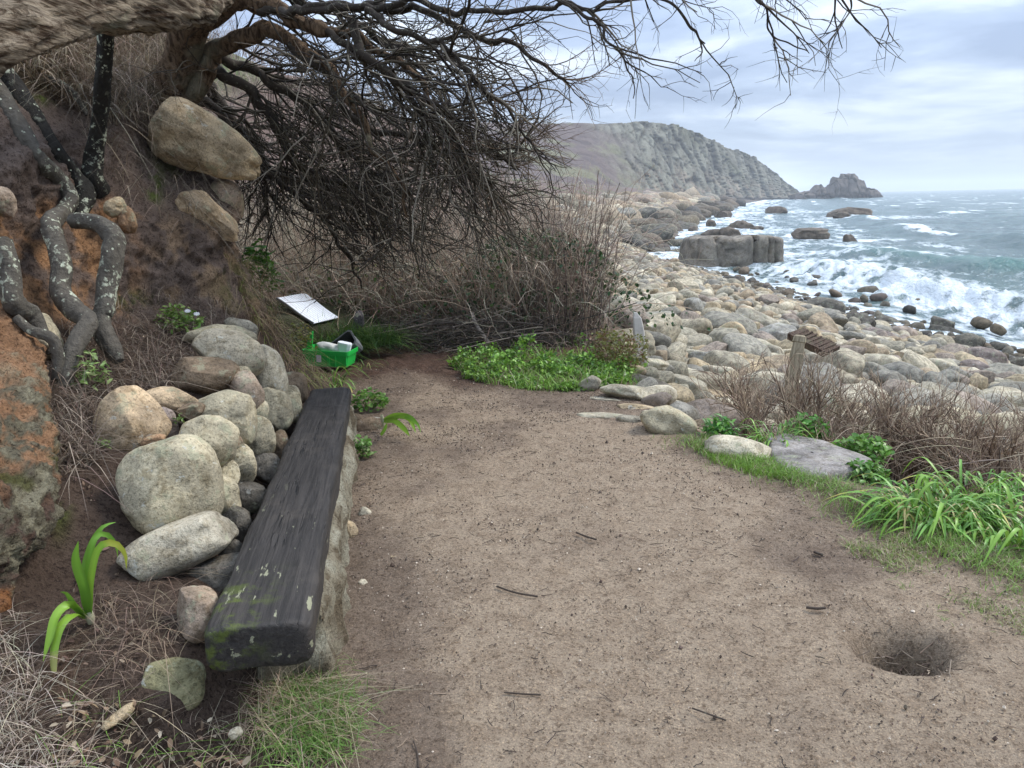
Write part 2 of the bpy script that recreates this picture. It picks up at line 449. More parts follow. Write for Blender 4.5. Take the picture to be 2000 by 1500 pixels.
# near ground: the trodden path
print('path')
ys = np.concatenate([np.linspace(0.6, 1.7, 16), np.geomspace(1.72, 10.5, 430)]); xv = np.linspace(-2.6, 3.9, 360)
YY, XX = np.meshgrid(ys, xv, indexing='ij')
Z = H(XX, YY)
b_ = xb(YY)
grassm = np.exp(-((XX - b_ + 0.02) / 0.17) ** 2) * ss(5.3, 4.9, YY)
Z = Z + 0.009 * fbm(P3(XX * 6, YY * 6, 1), 4) + 0.0055 * fbm(P3(XX * 30, YY * 30, 2), 3)
Z += 0.02 * grassm * (1 + fbm(P3(XX * 5, YY * 5, 4), 3))
Z += 0.05 * ss(6.2, 7.4, YY) * np.abs(fbm(P3(XX * 4, YY * 4, 7), 3))
dampn = fbm(P3(XX * 0.9, YY * 0.9, 5), 4)
tan = np.array([0.385, 0.300, 0.213]); damp = np.array([0.235, 0.178, 0.13]); dark = np.array([0.105, 0.062, 0.042]); mud = np.array([0.15, 0.12, 0.075])
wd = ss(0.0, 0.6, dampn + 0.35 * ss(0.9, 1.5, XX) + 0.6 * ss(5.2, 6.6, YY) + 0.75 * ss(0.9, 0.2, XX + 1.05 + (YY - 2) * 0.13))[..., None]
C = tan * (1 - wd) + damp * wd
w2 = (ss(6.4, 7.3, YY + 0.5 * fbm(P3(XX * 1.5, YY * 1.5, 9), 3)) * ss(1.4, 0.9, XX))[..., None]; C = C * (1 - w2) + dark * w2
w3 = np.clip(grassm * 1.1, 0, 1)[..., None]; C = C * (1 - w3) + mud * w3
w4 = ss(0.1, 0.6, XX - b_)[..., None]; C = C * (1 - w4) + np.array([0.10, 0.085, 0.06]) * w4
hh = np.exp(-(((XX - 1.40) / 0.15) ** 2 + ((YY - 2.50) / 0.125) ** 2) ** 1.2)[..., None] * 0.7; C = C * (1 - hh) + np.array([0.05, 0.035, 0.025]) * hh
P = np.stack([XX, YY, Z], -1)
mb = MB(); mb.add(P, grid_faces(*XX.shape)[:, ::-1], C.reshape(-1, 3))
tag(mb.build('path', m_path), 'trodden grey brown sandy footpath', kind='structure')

# the rest of the ground, one sheet to the headland
ys = np.concatenate([[-40, -15, -4, 0], np.geomspace(0.6, 1200, 230)])
us = np.concatenate([-np.geomspace(1.0, 0.012, 70), [0], np.geomspace(0.012, 1.0, 100)])
UU, YY = np.meshgrid(us, ys, indexing='xy')
half = 9 + np.abs(YY) * 1.1
XX = np.maximum(YY, 0) * 0.12 + UU * half
Z = H(XX, YY) - 0.05
nearm = (XX > -2.65) & (XX < 3.9) & (YY < 10.4)
Z = np.where(nearm, Z - 0.22, Z)
Z = np.maximum(Z, SEA - 6)
C = np.empty(XX.shape + (3,)); C[:] = (0.12, 0.10, 0.08)
nz = fbm(P3(XX * 0.12, YY * 0.12, 2), 4)[..., None]
inl = (xb(YY) - 1 - XX)
wl = ss(0, 3, inl)[..., None]
scrub = np.array([0.15, 0.105, 0.085]) * (1 - ss(0, .5, nz)) + np.array([0.10, 0.12, 0.05]) * ss(0, .5, nz)
C = C * (1 - wl) + scrub * wl
mb = MB(); mb.add(np.stack([XX, YY, Z], -1), grid_faces(*XX.shape)[:, ::-1], C.reshape(-1, 3))
tag(mb.build('ground', m_land), 'ground under the beach rising to a scrub covered slope', kind='structure')

# ------------------------------------------------------------------ the earth bank
print('bank')
bank_pts = [(-350, -150, 5.0), (-100, -150, 5.6), (120, -150, 7.0), (300, -150, 8.2), (500, -150, 9.5), (560, 60, 9.5),
    (-300, 100, 4.0), (0, 120, 4.7), (150, 120, 5.6), (300, 90, 6.9), (400, 60, 8.0), (440, 120, 8.0),
    (100, 200, 4.95), (220, 200, 5.35), (330, 215, 6.0), (400, 230, 6.35),
    (-300, 350, 3.6), (0, 300, 4.2), (60, 300, 4.35), (120, 320, 4.6), (230, 330, 5.0), (330, 340, 5.4), (420, 340, 5.75), (470, 350, 6.1),
    (0, 450, 4.0), (60, 440, 4.25), (120, 450, 4.35), (230, 450, 4.7), (330, 450, 5.0), (420, 450, 5.25), (465, 470, 5.6), (480, 530, 5.7),
    (20, 600, 3.65), (130, 600, 4.05), (250, 600, 4.5), (350, 600, 4.85), (450, 590, 5.2), (520, 600, 5.8),
    (80, 720, 3.4), (200, 700, 3.8), (300, 690, 4.1), (400, 645, 4.75), (500, 660, 5.3), (570, 690, 6.2),
    (100, 850, 2.95), (200, 850, 3.15), (300, 770, 3.65), (450, 720, 4.45), (560, 730, 5.3), (640, 742, 6.8),
    (350, 900, 3.2), (430, 850, 3.7), (520, 810, 4.4), (590, 790, 5.1), (480, 960, 3.6), (430, 1040, 3.0), (520, 950, 3.9), (560, 880, 4.5),
    (120, 1000, 2.62), (200, 1000, 2.7), (120, 1150, 2.38), (200, 1250, 2.15), (300, 1150, 2.42), (330, 1350, 2.03), (100, 1350, 1.98), (450, 1180, 2.5), (330, 1060, 2.72),
    (100, 1480, 1.80), (-200, 1300, 1.9), (-300, 1000, 2.2), (-300, 700, 2.8), (-300, 1650, 1.5), (100, 1700, 1.5)]
for px, py, z in [(300, 1480, .05), (500, 1450, .02), (600, 1480, .005), (700, 1500, -.04), (600, 1360, .02), (480, 1350, .06), (700, 1300, -.05), (640, 1250, -.04), (560, 1200, -.03), (700, 1100, -.06), (640, 1000, -.05), (700, 900, -.06), (660, 820, -.05), (720, 780, -.06), (300, 1700, 0.0), (720, 1700, -.03)]:
    bank_pts.append((px, py, float(G(px, py, z)[1])))
BP = np.array(bank_pts)
def tps_fit(P, v):
    n = len(P); d = np.linalg.norm(P[:, None] - P[None], axis=-1) / 500
    K = np.where(d > 0, d * d * np.log(d + 1e-12), 0) + np.eye(n) * 1e-4
    Q = np.concatenate([np.ones((n, 1)), P / 500], 1)
    Mx = np.block([[K, Q], [Q.T, np.zeros((3, 3))]])
    return np.linalg.solve(Mx, np.concatenate([v, np.zeros(3)]))
_w = tps_fit(BP[:, :2], np.log(BP[:, 2]))
def bankY(px, py):
    q = np.stack(np.broadcast_arrays(np.asarray(px, float), np.asarray(py, float)), -1); sh = q.shape[:-1]; q = q.reshape(-1, 2)
    o = np.empty(len(q))
    for a in range(0, len(q), 20000):
        qq = q[a:a + 20000]; d = np.linalg.norm(qq[:, None] - BP[None, :, :2], axis=-1) / 500
        K = np.where(d > 0, d * d * np.log(d + 1e-12), 0)
        o[a:a + 20000] = K @ _w[:-3] + _w[-3] + (qq / 500) @ _w[-2:]
    return np.exp(o).reshape(sh)
def BK(px, py, off=0.0):
    return A(px, py, bankY(px, py) + off)
edge = np.array([(-200, 400), (60, 395), (140, 385), (200, 400), (260, 440), (370, 468), (470, 462), (520, 462), (560, 482), (620, 528), (690, 575), (735, 612), (765, 690), (1800, 730)], float)
vv = np.arange(-150, 1680, 4.0); ncol = 225
U = np.linspace(0, 1, ncol)[None]; V_ = vv[:, None]
ex = np.interp(V_, edge[:, 0], edge[:, 1])
px = -360 + (ex + 360) * U; py = np.broadcast_to(V_, px.shape)
Yd = bankY(px, py)
P = A(px, py, Yd)
# wrap: the bank turns away behind its right hand edge
nw = 22; wv = np.linspace(0, 1, nw)[1:][None, :, None]
wr = (1 - ss(742, 775, vv))[:, None, None]
last = P[:, -1:, :]
back = last + wv * np.array([-1.5, 3.2, 0.0]) * wr + np.array([0, 0, -0.35]) * wv * wr + (1 - wr) * wv * np.array([0.05, 0, -0.1]) + np.sin(wv * math.pi) * np.array([0.02, 0, 0]) * wr
P = np.concatenate([P, back], 1)
pxa = np.concatenate([px, np.repeat(px[:, -1:], nw - 1, 1)], 1); pya = np.concatenate([py, np.repeat(py[:, -1:], nw - 1, 1)], 1)
N = grid_normals(P); N *= np.sign((N * (EYE - P)).sum(-1, keepdims=True)); N[:, ncol:] = N[:, ncol - 1:ncol]
steep = np.clip(1 - np.abs(N[..., 2]), 0, 1)
def fcol(a): return np.array(a)
lump = fbm(P * 2.2, 3) * 0.07 + ridged(P * 5 + 3, 4) * 0.03 + fbm(P * 12, 4) * 0.026 + fbm(P * 38, 3) * 0.009
ampl = 0.25 + 0.75 * ss(0.25, 0.7, steep)
ampl = np.where(pya > 640, ampl * 0.45, ampl)
ampl *= 1 - 0.85 * ss(560, 660, pxa) * ss(760, 800, pya)
P = P + N * (lump * ampl)[..., None]
q = fbm(P * 1.7 + 4, 4); q2 = fbm(P * 5 + 9, 4); q3 = fbm(P * 16, 3)
dk = fcol((0.112, 0.077, 0.056)); orange = fcol((0.43, 0.24, 0.12)); lav = fcol((0.20, 0.148, 0.118)); tanb = fcol((0.36, 0.245, 0.15)); grs = fcol((0.12, 0.09, 0.055)); mossc = fcol((0.11, 0.14, 0.03))
def blend(C, c, w): w = np.clip(w, 0, 1)[..., None]; return C * (1 - w) + c * w
C = np.broadcast_to(dk, P.shape).copy()
reg = ss(655, 600, pya + 35 * q)                   # above the terrace
C = blend(C, lav, reg)
wo = reg * ss(350, 430, pya + 60 * q) * ss(300, 160, pxa - 60 * q2) * ss(-0.2, 0.3, q2 + 0.1)
C = blend(C, orange, wo)
wt = reg * ss(400, 470, pya + 50 * q) * ss(250, 330, pxa) * ss(-0.2, 0.3, q2)
C = blend(C, tanb, wt * 0.85)
C = blend(C, fcol((0.03, 0.018, 0.012)), reg * ss(0.25, 0.6, q3 + 0.2 * q2) * 0.7 * ss(360, 420, pya))
C = blend(C, grs, ss(240, 150, pya))
ms_ = np.exp(-((pxa - 345) / 48) ** 2 - ((pya - 285) / 55) ** 2) + np.exp(-((pxa - 300) / 16) ** 2 - ((pya - 370) / 28) ** 2) + np.exp(-((pxa - 75) / 25) ** 2 - ((pya - 195) / 14) ** 2) + 0.8 * np.exp(-((pxa - 115) / 20) ** 2 - ((pya - 990) / 50) ** 2) + 0.7 * np.exp(-((pxa - 455) / 35) ** 2 - ((pya - 560) / 40) ** 2) + 0.6 * np.exp(-((pxa - 250) / 40) ** 2 - ((pya - 585) / 16) ** 2)
C = blend(C, mossc, ms_ * ss(-0.1, 0.4, q2 + q3 * 0.6 + 0.1) * 1.3)
C = blend(C, fcol((0.20, 0.12, 0.07)), 0.6 * ss(0.2, 0.6, q) * ss(900, 960, pya) * ss(200, 100, pxa))
mb = MB(); mb.add(P, grid_faces(*P.shape[:2])[:, ::-1], C.reshape(-1, 3))
bank = mb.build('earth_bank', m_bank); tag(bank, 'steep bank of brown soil and orange clay', kind='structure')

# clay outcrop at the near left
edge2 = np.array([(440, -60), (480, -5), (520, 2), (560, 12), (610, 40), (660, 68), (700, 88), (760, 84), (800, 78), (850, 98), (920, 103), (1000, 104), (1050, 88), (1090, 48), (1140, 22), (1200, -20)], float)
vv = np.arange(420, 1200, 4.0); s_ = np.linspace(0, 1, 90)[None]; V_ = vv[:, None]
ex = np.interp(V_, edge2[:, 0], edge2[:, 1]) + 5 * pn(P3(V_ * 0.03, 0)) + 3 * pn(P3(V_ * 0.1, 3))
px = -260 + (ex + 260) * np.sin(s_ * math.pi / 2); py = np.broadcast_to(V_, px.shape)
bl = ss(1190, 1050, V_) * 0.3 + 0.05
Yd = bankY(ex, V_) - 0.12 - bl * 0.9 * np.cos(s_ * math.pi / 2) ** 1.0 - 0.25 * ss(0.6, 0, s_)
P = A(px, py, Yd)
wv = np.linspace(0, 1, 14)[1:][None, :, None]
P = np.concatenate([P, P[:, -1:, :] + wv * np.array([-0.52, 0.7, -0.1])], 1)
N = grid_normals(P); N *= np.sign((N * (EYE - P)).sum(-1, keepdims=True)); N[:, 88:] = N[:, 87:88]
P = P + N * (fbm(P * 5, 3) * 0.04 + ridged(P * 11, 4) * 0.018 + fbm(P * 30, 4) * 0.012)[..., None]
q = fbm(P * 4 + 7, 4); q2 = fbm(P * 11, 4); zz = np.concatenate([py, np.repeat(py[:, -1:], 13, 1)], 1)
C = np.broadcast_to(fcol((0.38, 0.215, 0.115)), P.shape).copy()
C = blend(C, fcol((0.17, 0.15, 0.10)), ss(700, 800, zz + 90 * q) * ss(-0.25, .1, q2 + 0.15))
C = blend(C, fcol((0.33, 0.30, 0.20)), ss(640, 760, zz + 90 * q) * ss(0.1, .4, q2) * 0.8)
C = blend(C, fcol((0.07, 0.05, 0.045)), ss(900, 980, zz + 60 * q) * ss(-0.1, .3, -q2) * 0.8)
C = blend(C, fcol((0.30, 0.13, 0.05)), ss(960, 1010, zz) * ss(0.05, .35, q))
C = blend(C, fcol((0.09, 0.09, 0.02)), ss(0.2, .45, q) * ss(840, 900, zz) * ss(1000, 950, zz) * 0.8)
mb = MB(); mb.add(P, grid_faces(*P.shape[:2])[:, ::-1], C.reshape(-1, 3))
tag(mb.build('clay_outcrop', m_bank), 'weathered orange clay and rock outcrop at the foot of the bank', kind='structure')

# ------------------------------------------------------------------ headland
print('headland')
ridge = np.array([(500, 262, 470), (700, 250, 480), (900, 238, 500), (1050, 241, 520), (1130, 240, 540), (1180, 242, 550), (1215, 240, 560), (1250, 237, 570), (1290, 240, 575), (1330, 247, 590), (1365, 262, 605), (1390, 275, 620), (1415, 291, 640), (1440, 292, 655), (1470, 307, 670), (1500, 329, 690), (1530, 352, 715), (1548, 366, 730), (1562, 378, 745), (1580, 384, 760)], float)
base = np.array([(500, 400, 250), (900, 398, 290), (1150, 395, 340), (1230, 393, 420), (1290, 392, 500), (1450, 392, 600), (1560, 388, 715), (1585, 388, 740)], float)
nx, ny = 520, 110
pxs = np.linspace(500, 1578, nx)
T = np.linspace(0, 1, ny)[:, None]
ry = np.interp(pxs, ridge[:, 0], ridge[:, 1]); rY = np.interp(pxs, ridge[:, 0], ridge[:, 2])
by = np.interp(pxs, base[:, 0], base[:, 1]); bY = np.interp(pxs, base[:, 0], base[:, 2])
pyy = by + (ry - by) * T; Yd = bY + (rY - bY) * T ** 0.9
P = A(np.broadcast_to(pxs, pyy.shape), pyy, Yd)
P[0, :, 2] = SEA - 4
cr = P[-1:] + np.stack([np.zeros((8, nx)), np.linspace(4, 120, 8)[:, None] * np.ones(nx), -np.linspace(0.5, 22, 8)[:, None] * np.ones(nx)], -1)
P = np.concatenate([P, cr], 0)
pxg = np.broadcast_to(pxs, P.shape[:2]); Tg = np.concatenate([np.broadcast_to(T, (ny, nx)), np.ones((8, nx))], 0)
rocky = ss(1160, 1260, pxg + 60 * fbm(P * 0.02, 3) - 90 * (0.5 - Tg)) ; rocky = np.maximum(rocky, ss(0.32, 0.12, Tg) * ss(1180, 1230, pxg))
sc = np.array([0.10, 0.012, 0.030])
d1, d2, cid = worley(P * sc); d1b, d2b, cidb = worley(P * sc * 2.7 + 5)
d1 = d1.reshape(P.shape[:2]); d2 = d2.reshape(P.shape[:2]); cid = cid.reshape(P.shape[:2]); d2b = d2b.reshape(P.shape[:2]); d1b = d1b.reshape(P.shape[:2]); cidb = cidb.reshape(P.shape[:2])
disp = rocky * ((cid % 17) / 17.0 * 3.0 + (cidb % 13) / 13 * 1.5 - 3 * ss(0.14, 0, d2 - d1) - 2.0 * ss(0.15, 0, d2b - d1b) + 2 * ridged(P * (0.03, 0.03, 0.006), 3)) + fbm(P * (0.05, 0.05, 0.025), 4) * 2.5 + fbm(P * (0.3, 0.1, 0.12), 3) * 0.5 * (0.3 + rocky)
disp *= ss(0, 0.05, Tg) * 0.7 + 0.3
P[..., 1] -= disp; P[..., 0] += disp * 0.2
P[..., 2] += ((cid % 7) / 7 - 0.5) * 1.5 * rocky * ss(0.7, 1, Tg)
q = fbm(P * 0.03, 4); q2 = fbm(P * 0.12, 4)
C = np.broadcast_to(fcol((0.115, 0.085, 0.075)), P.shape).copy()
C = blend(C, fcol((0.16, 0.16, 0.08)), ss(0.0, 0.35, q) * 0.8)
C = blend(C, fcol((0.06, 0.045, 0.045)), ss(0.1, 0.5, q2) * 0.6)
rk = fcol((0.17, 0.17, 0.13)); rkt = fcol((0.23, 0.19, 0.14))
Cr = np.broadcast_to(rk, P.shape).copy(); Cr = blend(Cr, rkt, ss(-0.1, 0.4, q2) * ss(0.65, 0.2, Tg)); Cr = blend(Cr, fcol((0.12, 0.125, 0.08)), ss(0.05, 0.45, q - 0.1) * ss(0.2, 0.4, Tg))
Cr = Cr * (1 - 0.5 * ss(0.14, 0, d2 - d1))[..., None] * (1 - 0.35 * ss(0.14, 0, d2b - d1b))[..., None] * (0.8 + 0.4 * (cidb % 9) / 9)[..., None]
C = C * (1 - rocky[..., None]) + Cr * rocky[..., None]
C = blend(C, fcol((0.045, 0.04, 0.035)), ss(0.10, 0.03, Tg + 0.04 * q2))
m_cliff = m_soil('cliff_rock', 0.8, 0.8, 0.012, 0.3)
mb = MB(); mb.add(P, grid_faces(*P.shape[:2])[:, ::-1], C.reshape(-1, 3))
tag(mb.build('headland', m_cliff), 'rocky headland falling to the sea', kind='structure')

# ------------------------------------------------------------------ sea
print('sea')
nth, nr = 420, 560
rr = np.concatenate([np.geomspace(9, 420, nr - 70), np.geomspace(430, 7000, 70)]); th = np.linspace(math.radians(-16), math.radians(47), nth)
# reaches well past both sides of the view
RR, TH = np.meshgrid(rr, th, indexing='ij')
XX = RR * np.sin(TH); YY = RR * np.cos(TH)
sl = (xs(YY + 5) - xs(YY - 5)) / 10
d = (XX - xs(YY)) / np.sqrt(1 + sl * sl)
wob = 1.6 * pn(P3(XX * 0.05, YY * 0.05)) + 0.7 * pn(P3(XX * 0.17, YY * 0.17, 3))
dd = d + wob * ss(2, 10, d)
def crest(c, w, h, back=1.6):
    t = dd - c; return h * np.exp(-np.where(t < 0, t / w, t / (w * back)) ** 2)
al = np.sqrt(XX ** 2 + YY ** 2)
w1 = crest(6.6, 1.0, 1.15) * ss(60, 40, YY) * (0.8 + 0.35 * pn(P3(XX * 0.3, YY * 0.3, 5)))
w2 = crest(16, 1.9, 1.35, 2.2) * ss(78, 50, YY) * (0.75 + 0.5 * pn(P3(XX * 0.07, YY * 0.07, 8)))
w3 = crest(33, 2.4, 0.9) * (0.6 + 0.8 * pn(P3(XX * 0.04, YY * 0.04, 11)))
w4 = crest(52, 3, 0.9) * (0.6 + 0.9 * pn(P3(XX * 0.03, YY * 0.03, 12)))
near = ss(500, 60, RR)
chop = (0.16 * pn(P3(XX * 0.35 + 0.3 * YY, YY * 0.22, 1)) + 0.10 * fbm(P3(XX * 0.9, YY * 0.6, 2), 3)) * near + 0.35 * pn(P3(XX * 0.09, YY * 0.05, 4)) * ss(3000, 200, RR)
amp = ss(-1.0, 7, d)
Z = SEA + w1 + w2 + w3 + w4 + chop * (0.25 + amp)
Z += 0.10 * np.exp(-((d - 1) / 2.0) ** 2)
lace = 1 - np.abs(fbm(P3(XX * 0.9, YY * 0.55, 6), 4)) * 2.6
lac2 = fbm(P3(XX * 0.35, YY * 0.2, 9), 4)
foam = np.exp(-(np.maximum(d, 0) / 4.6) ** 2) * 0.95
foam = np.maximum(foam, np.exp(-((dd - 5.6) / 1.9) ** 2) * ss(66, 45, YY) * 1.1)
foam = np.maximum(foam, 0.68 * np.exp(-((d - 10) / 5.0) ** 2) + 0.25 * lac2)
foam = np.maximum(foam, np.exp(-((dd - 17.2) / 1.4) ** 2) * ss(-0.5, 0.3, pn(P3(XX * 0.06, YY * 0.06, 15))) * 0.95)
foam = np.maximum(foam, 0.75 * np.exp(-((dd - 24) / 4.2) ** 2) * ss(-0.3, 0.4, lac2 + 0.12))
foam = np.maximum(foam, np.exp(-((dd - 33) / 1.5) ** 2) * ss(0.05, 0.4, pn(P3(XX * 0.05, YY * 0.05, 25))))
foam = np.maximum(foam, 0.95 * np.exp(-((d - 6) / 16.0) ** 2) * ss(48, 62, YY) * ss(-0.45, 0.35, lac2 + 0.1))
wcap = ss(0.30, 0.52, fbm(P3(XX * 0.16 - YY * 0.02, YY * 0.035, 21), 4) + 0.15 * lac2) * ss(30, 55, d) * ss(1500, 500, RR)
foam = np.maximum(foam, wcap * 0.85)
for (rx, ry_, rr_, st) in [(13, 63, 5, 1.0), (17, 59, 6, 0.95), (24, 57, 5, 0.9), (72, 211, 22, .8), (69, 152, 17, .85), (36, 93, 8, .8), (37, 82, 6, .9), (32, 112, 12, .95), (170, 560, 60, .6), (315, 690, 45, .7), (345, 800, 40, .5), (45, 190, 18, .9)]:
    foam = np.maximum(foam, st * np.exp(-((XX - rx) ** 2 + (YY - ry_) ** 2) / rr_ ** 2) * ss(-0.6, 0.2, lac2 + 0.3))
hb = np.interp(np.degrees(TH), [-20, 19, 22, 24.0], [1, 1, 1, 0])  # shore foam of the headland
fo = np.clip(foam * (0.62 + 0.42 * lace), 0, 1)
brk = ss(0.5, 0.9, foam) * np.exp(-((dd - 5.6) / 1.6) ** 2) * ss(60, 40, YY)
Z += brk * (0.20 * ridged(P3(XX * 1.1, YY * 0.9, 3), 3) - 0.1 + 0.16 * fbm(P3(XX * 3, YY * 3, 4), 3))
Z += 0.04 * fo * near
P = np.stack([XX, YY, Z], -1)
M = NM('sea_water'); fa = M.attr('foam').outputs['Fac']
n1 = M.noise(M.scale_vec(M.pos, (1.0, 0.8, 1.0)), 1.6, 6, 0.65); n2 = M.noise(M.pos, 6.0, 5, 0.7, 0.6); nbig = M.noise(M.pos, 0.12, 3); nmid = M.noise(M.scale_vec(M.pos, (1.0, 0.4, 1.0)), 0.55, 5, 0.65)
hgt = M.attr('hgt').outputs['Fac']
wc = M.mix(M.step(nbig, 0.4, 0.65), (0.062, 0.115, 0.112), (0.11, 0.175, 0.165))
wc = M.mix(M.math('MULTIPLY', M.step(hgt, 0.25, 1.1), 0.9), wc, (0.075, 0.20, 0.165))
brk_n = M.math('ADD', fa, M.math('MULTIPLY', M.math('SUBTRACT', n2, 0.5), 0.9))
brk_n = M.math('ADD', brk_n, M.math('MULTIPLY', M.math('SUBTRACT', n1, 0.5), 0.7))
ff = M.math('MULTIPLY', M.step(brk_n, 0.26, 0.78), M.step(fa, 0.02, 0.2))
col = M.mix(ff, wc, (0.70, 0.75, 0.77))
ro = M.math('ADD', 0.16, M.math('MULTIPLY', ff, 0.6))
hh_ = M.math('ADD', M.math('ADD', n1, M.math('MULTIPLY', nmid, 1.8)), M.math('MULTIPLY', n2, 0.35))
M.fin(col, ro, M.bump(hh_, 0.9, 0.42), 0.5)
mb = MB(); mb.add(P, grid_faces(*XX.shape)[:, ::-1])
hgta = (w1 * 0.4 + w2 + w3 * 0.6 + w4 * 0.4)
tag(mb.build('sea', M.m, attrs={'foam': fo, 'hgt': hgta}), 'grey green sea with white breakers', kind='structure')
# far side of the sea out to the horizon on every side
rr = np.geomspace(9, 7000, 30); th = np.linspace(math.radians(46.9), math.radians(120), 20)
RR, TH = np.meshgrid(rr, th, indexing='ij'); mb = MB()
mb.add(np.stack([RR * np.sin(TH), RR * np.cos(TH), np.full(RR.shape, SEA)], -1), grid_faces(*RR.shape)[:, ::-1])
tag(mb.build('sea', M.m, attrs={'foam': 0.35 * np.exp(-((RR * np.sin(TH) - 20) / 5) ** 2), 'hgt': RR * 0}), 'open grey sea beyond the bay', kind='structure')

# ================================================================== OBJECTS
def world_up(px, py, Y): return A(px, py, Y)
stone_cols = {'pale': (0.47, 0.43, 0.34), 'cream': (0.50, 0.385, 0.26), 'grey': (0.38, 0.35, 0.285), 'mossy': (0.43, 0.385, 0.28), 'tan': (0.42, 0.335, 0.225),
              'dark': (0.13, 0.12, 0.105), 'violet': (0.24, 0.20, 0.185), 'pink': (0.38, 0.30, 0.235), 'brown': (0.22, 0.165, 0.115), 'rust': (0.30, 0.19, 0.115), 'blue': (0.29, 0.285, 0.265)}
def rock(name, px, py, Y, hw, hh, rot=0, dep=0.8, col='grey', seed=1, lump=0.2, box=2.4, rough=0.02, facets=0, sub=4, mat=None, lab=None, cat='stone', group=None, tiltx=0.0, kind=None, taper=0.0):
    """a stone centred on the sight line through (px,py) at distance Y along +Y; hw, hh are its half sizes as seen (photo pixels)."""
    c = A(px, py, Y); s = (np.linalg.norm(c - EYE)) / FOC / math.sqrt(1 + ((px - 1000) ** 2 + (py - 750) ** 2) / FOC ** 2) * 1.0
    Q, F = stone_shape(sub, seed, lump, box, rough, facets)
    ext = (Q.max(0) - Q.min(0)) / 2; Q = (Q - (Q.max(0) + Q.min(0)) / 2) / ext
    a_, b_, c_ = hw * s, hh * s, dep * (hw + hh) / 2 * s
    if taper: Q = Q * np.stack([np.ones(len(Q)), 1 - taper * ((Q[:, 0] + 1) / 2) ** 1.4, 1 - taper * ((Q[:, 0] + 1) / 2) ** 1.4], 1)
    Q = Q * (a_, b_, c_)
    v = (c - EYE); v /= np.linalg.norm(v)
    X = np.cross(v, (0, 0, 1.0)); X /= np.linalg.norm(X); Yv = np.cross(X, v)
    r_ = math.radians(rot); X2 = X * math.cos(r_) + Yv * math.sin(r_); Y2 = -X * math.sin(r_) + Yv * math.cos(r_)
    Mx = Matrix(((X2[0], Y2[0], -v[0], c[0]), (X2[1], Y2[1], -v[1], c[1]), (X2[2], Y2[2], -v[2], c[2]), (0, 0, 0, 1)))
    me = MB().add(Q, F).mesh(name, mat or m_granite)
    o = link(name, me, None, Mx)
    cc = stone_cols[col] if isinstance(col, str) else col
    o.color = (*cc, 1)
    tag(o, lab, cat if lab else None, group, kind)
    return o

# ---- granite boulders bedded in the bank
rock('bank_boulder', 408, 285, 5.5, 108, 72, -27, 0.9, 'tan', 21, 0.22, 2.5, 0.05, 2, 5, taper=0.55, lab='large mossy granite boulder jutting nose-like from the top of the bank', cat='boulder', group='boulders in the bank')
rock('bank_boulder', 442, 392, 5.7, 32, 44, 6, 1.2, 'pink', 22, 0.15, 3.2, 0.03, 3, 5, lab='reddish squarish rock wedged under the big jutting boulder', cat='boulder', group='boulders in the bank')
rock('bank_boulder', 408, 425, 5.3, 66, 38, -38, 0.9, 'cream', 29, 0.3, 2.8, 0.05, 3, 5, lab='pale angular rock pointing down the bank below the mossy boulder', cat='boulder', group='boulders in the bank')
rock('bank_boulder', 248, 430, 4.62, 17, 27, 5, 1.0, 'rust', 24, 0.2, 2.4, 0.06, 1, 4, lab='small orange knob of stone in the clay left of the pale angular rock', cat='stone', group='boulders in the bank')
rock('bank_boulder', 225, 405, 4.6, 22, 20, 5, 1.0, 'tan', 25, 0.2, 2.4, 0.06, 1, 4, lab='small brown stone beside the base of the black upright stem', cat='stone', group='boulders in the bank')
rock('bank_boulder', 8, 395, 3.95, 22, 32, 5, 1.0, 'pink', 26, 0.2, 2.4, 0.06, 1, 4, lab='pinkish stone in the orange clay at the left picture edge', cat='stone', group='boulders in the bank')
rock('bank_boulder', 80, 660, 3.55, 36, 48, 5, 1.0, 'mossy', 27, 0.2, 2.4, 0.06, 1, 4, lab='lichen covered rock behind the roots beside the clay outcrop', cat='stone', group='boulders in the bank')

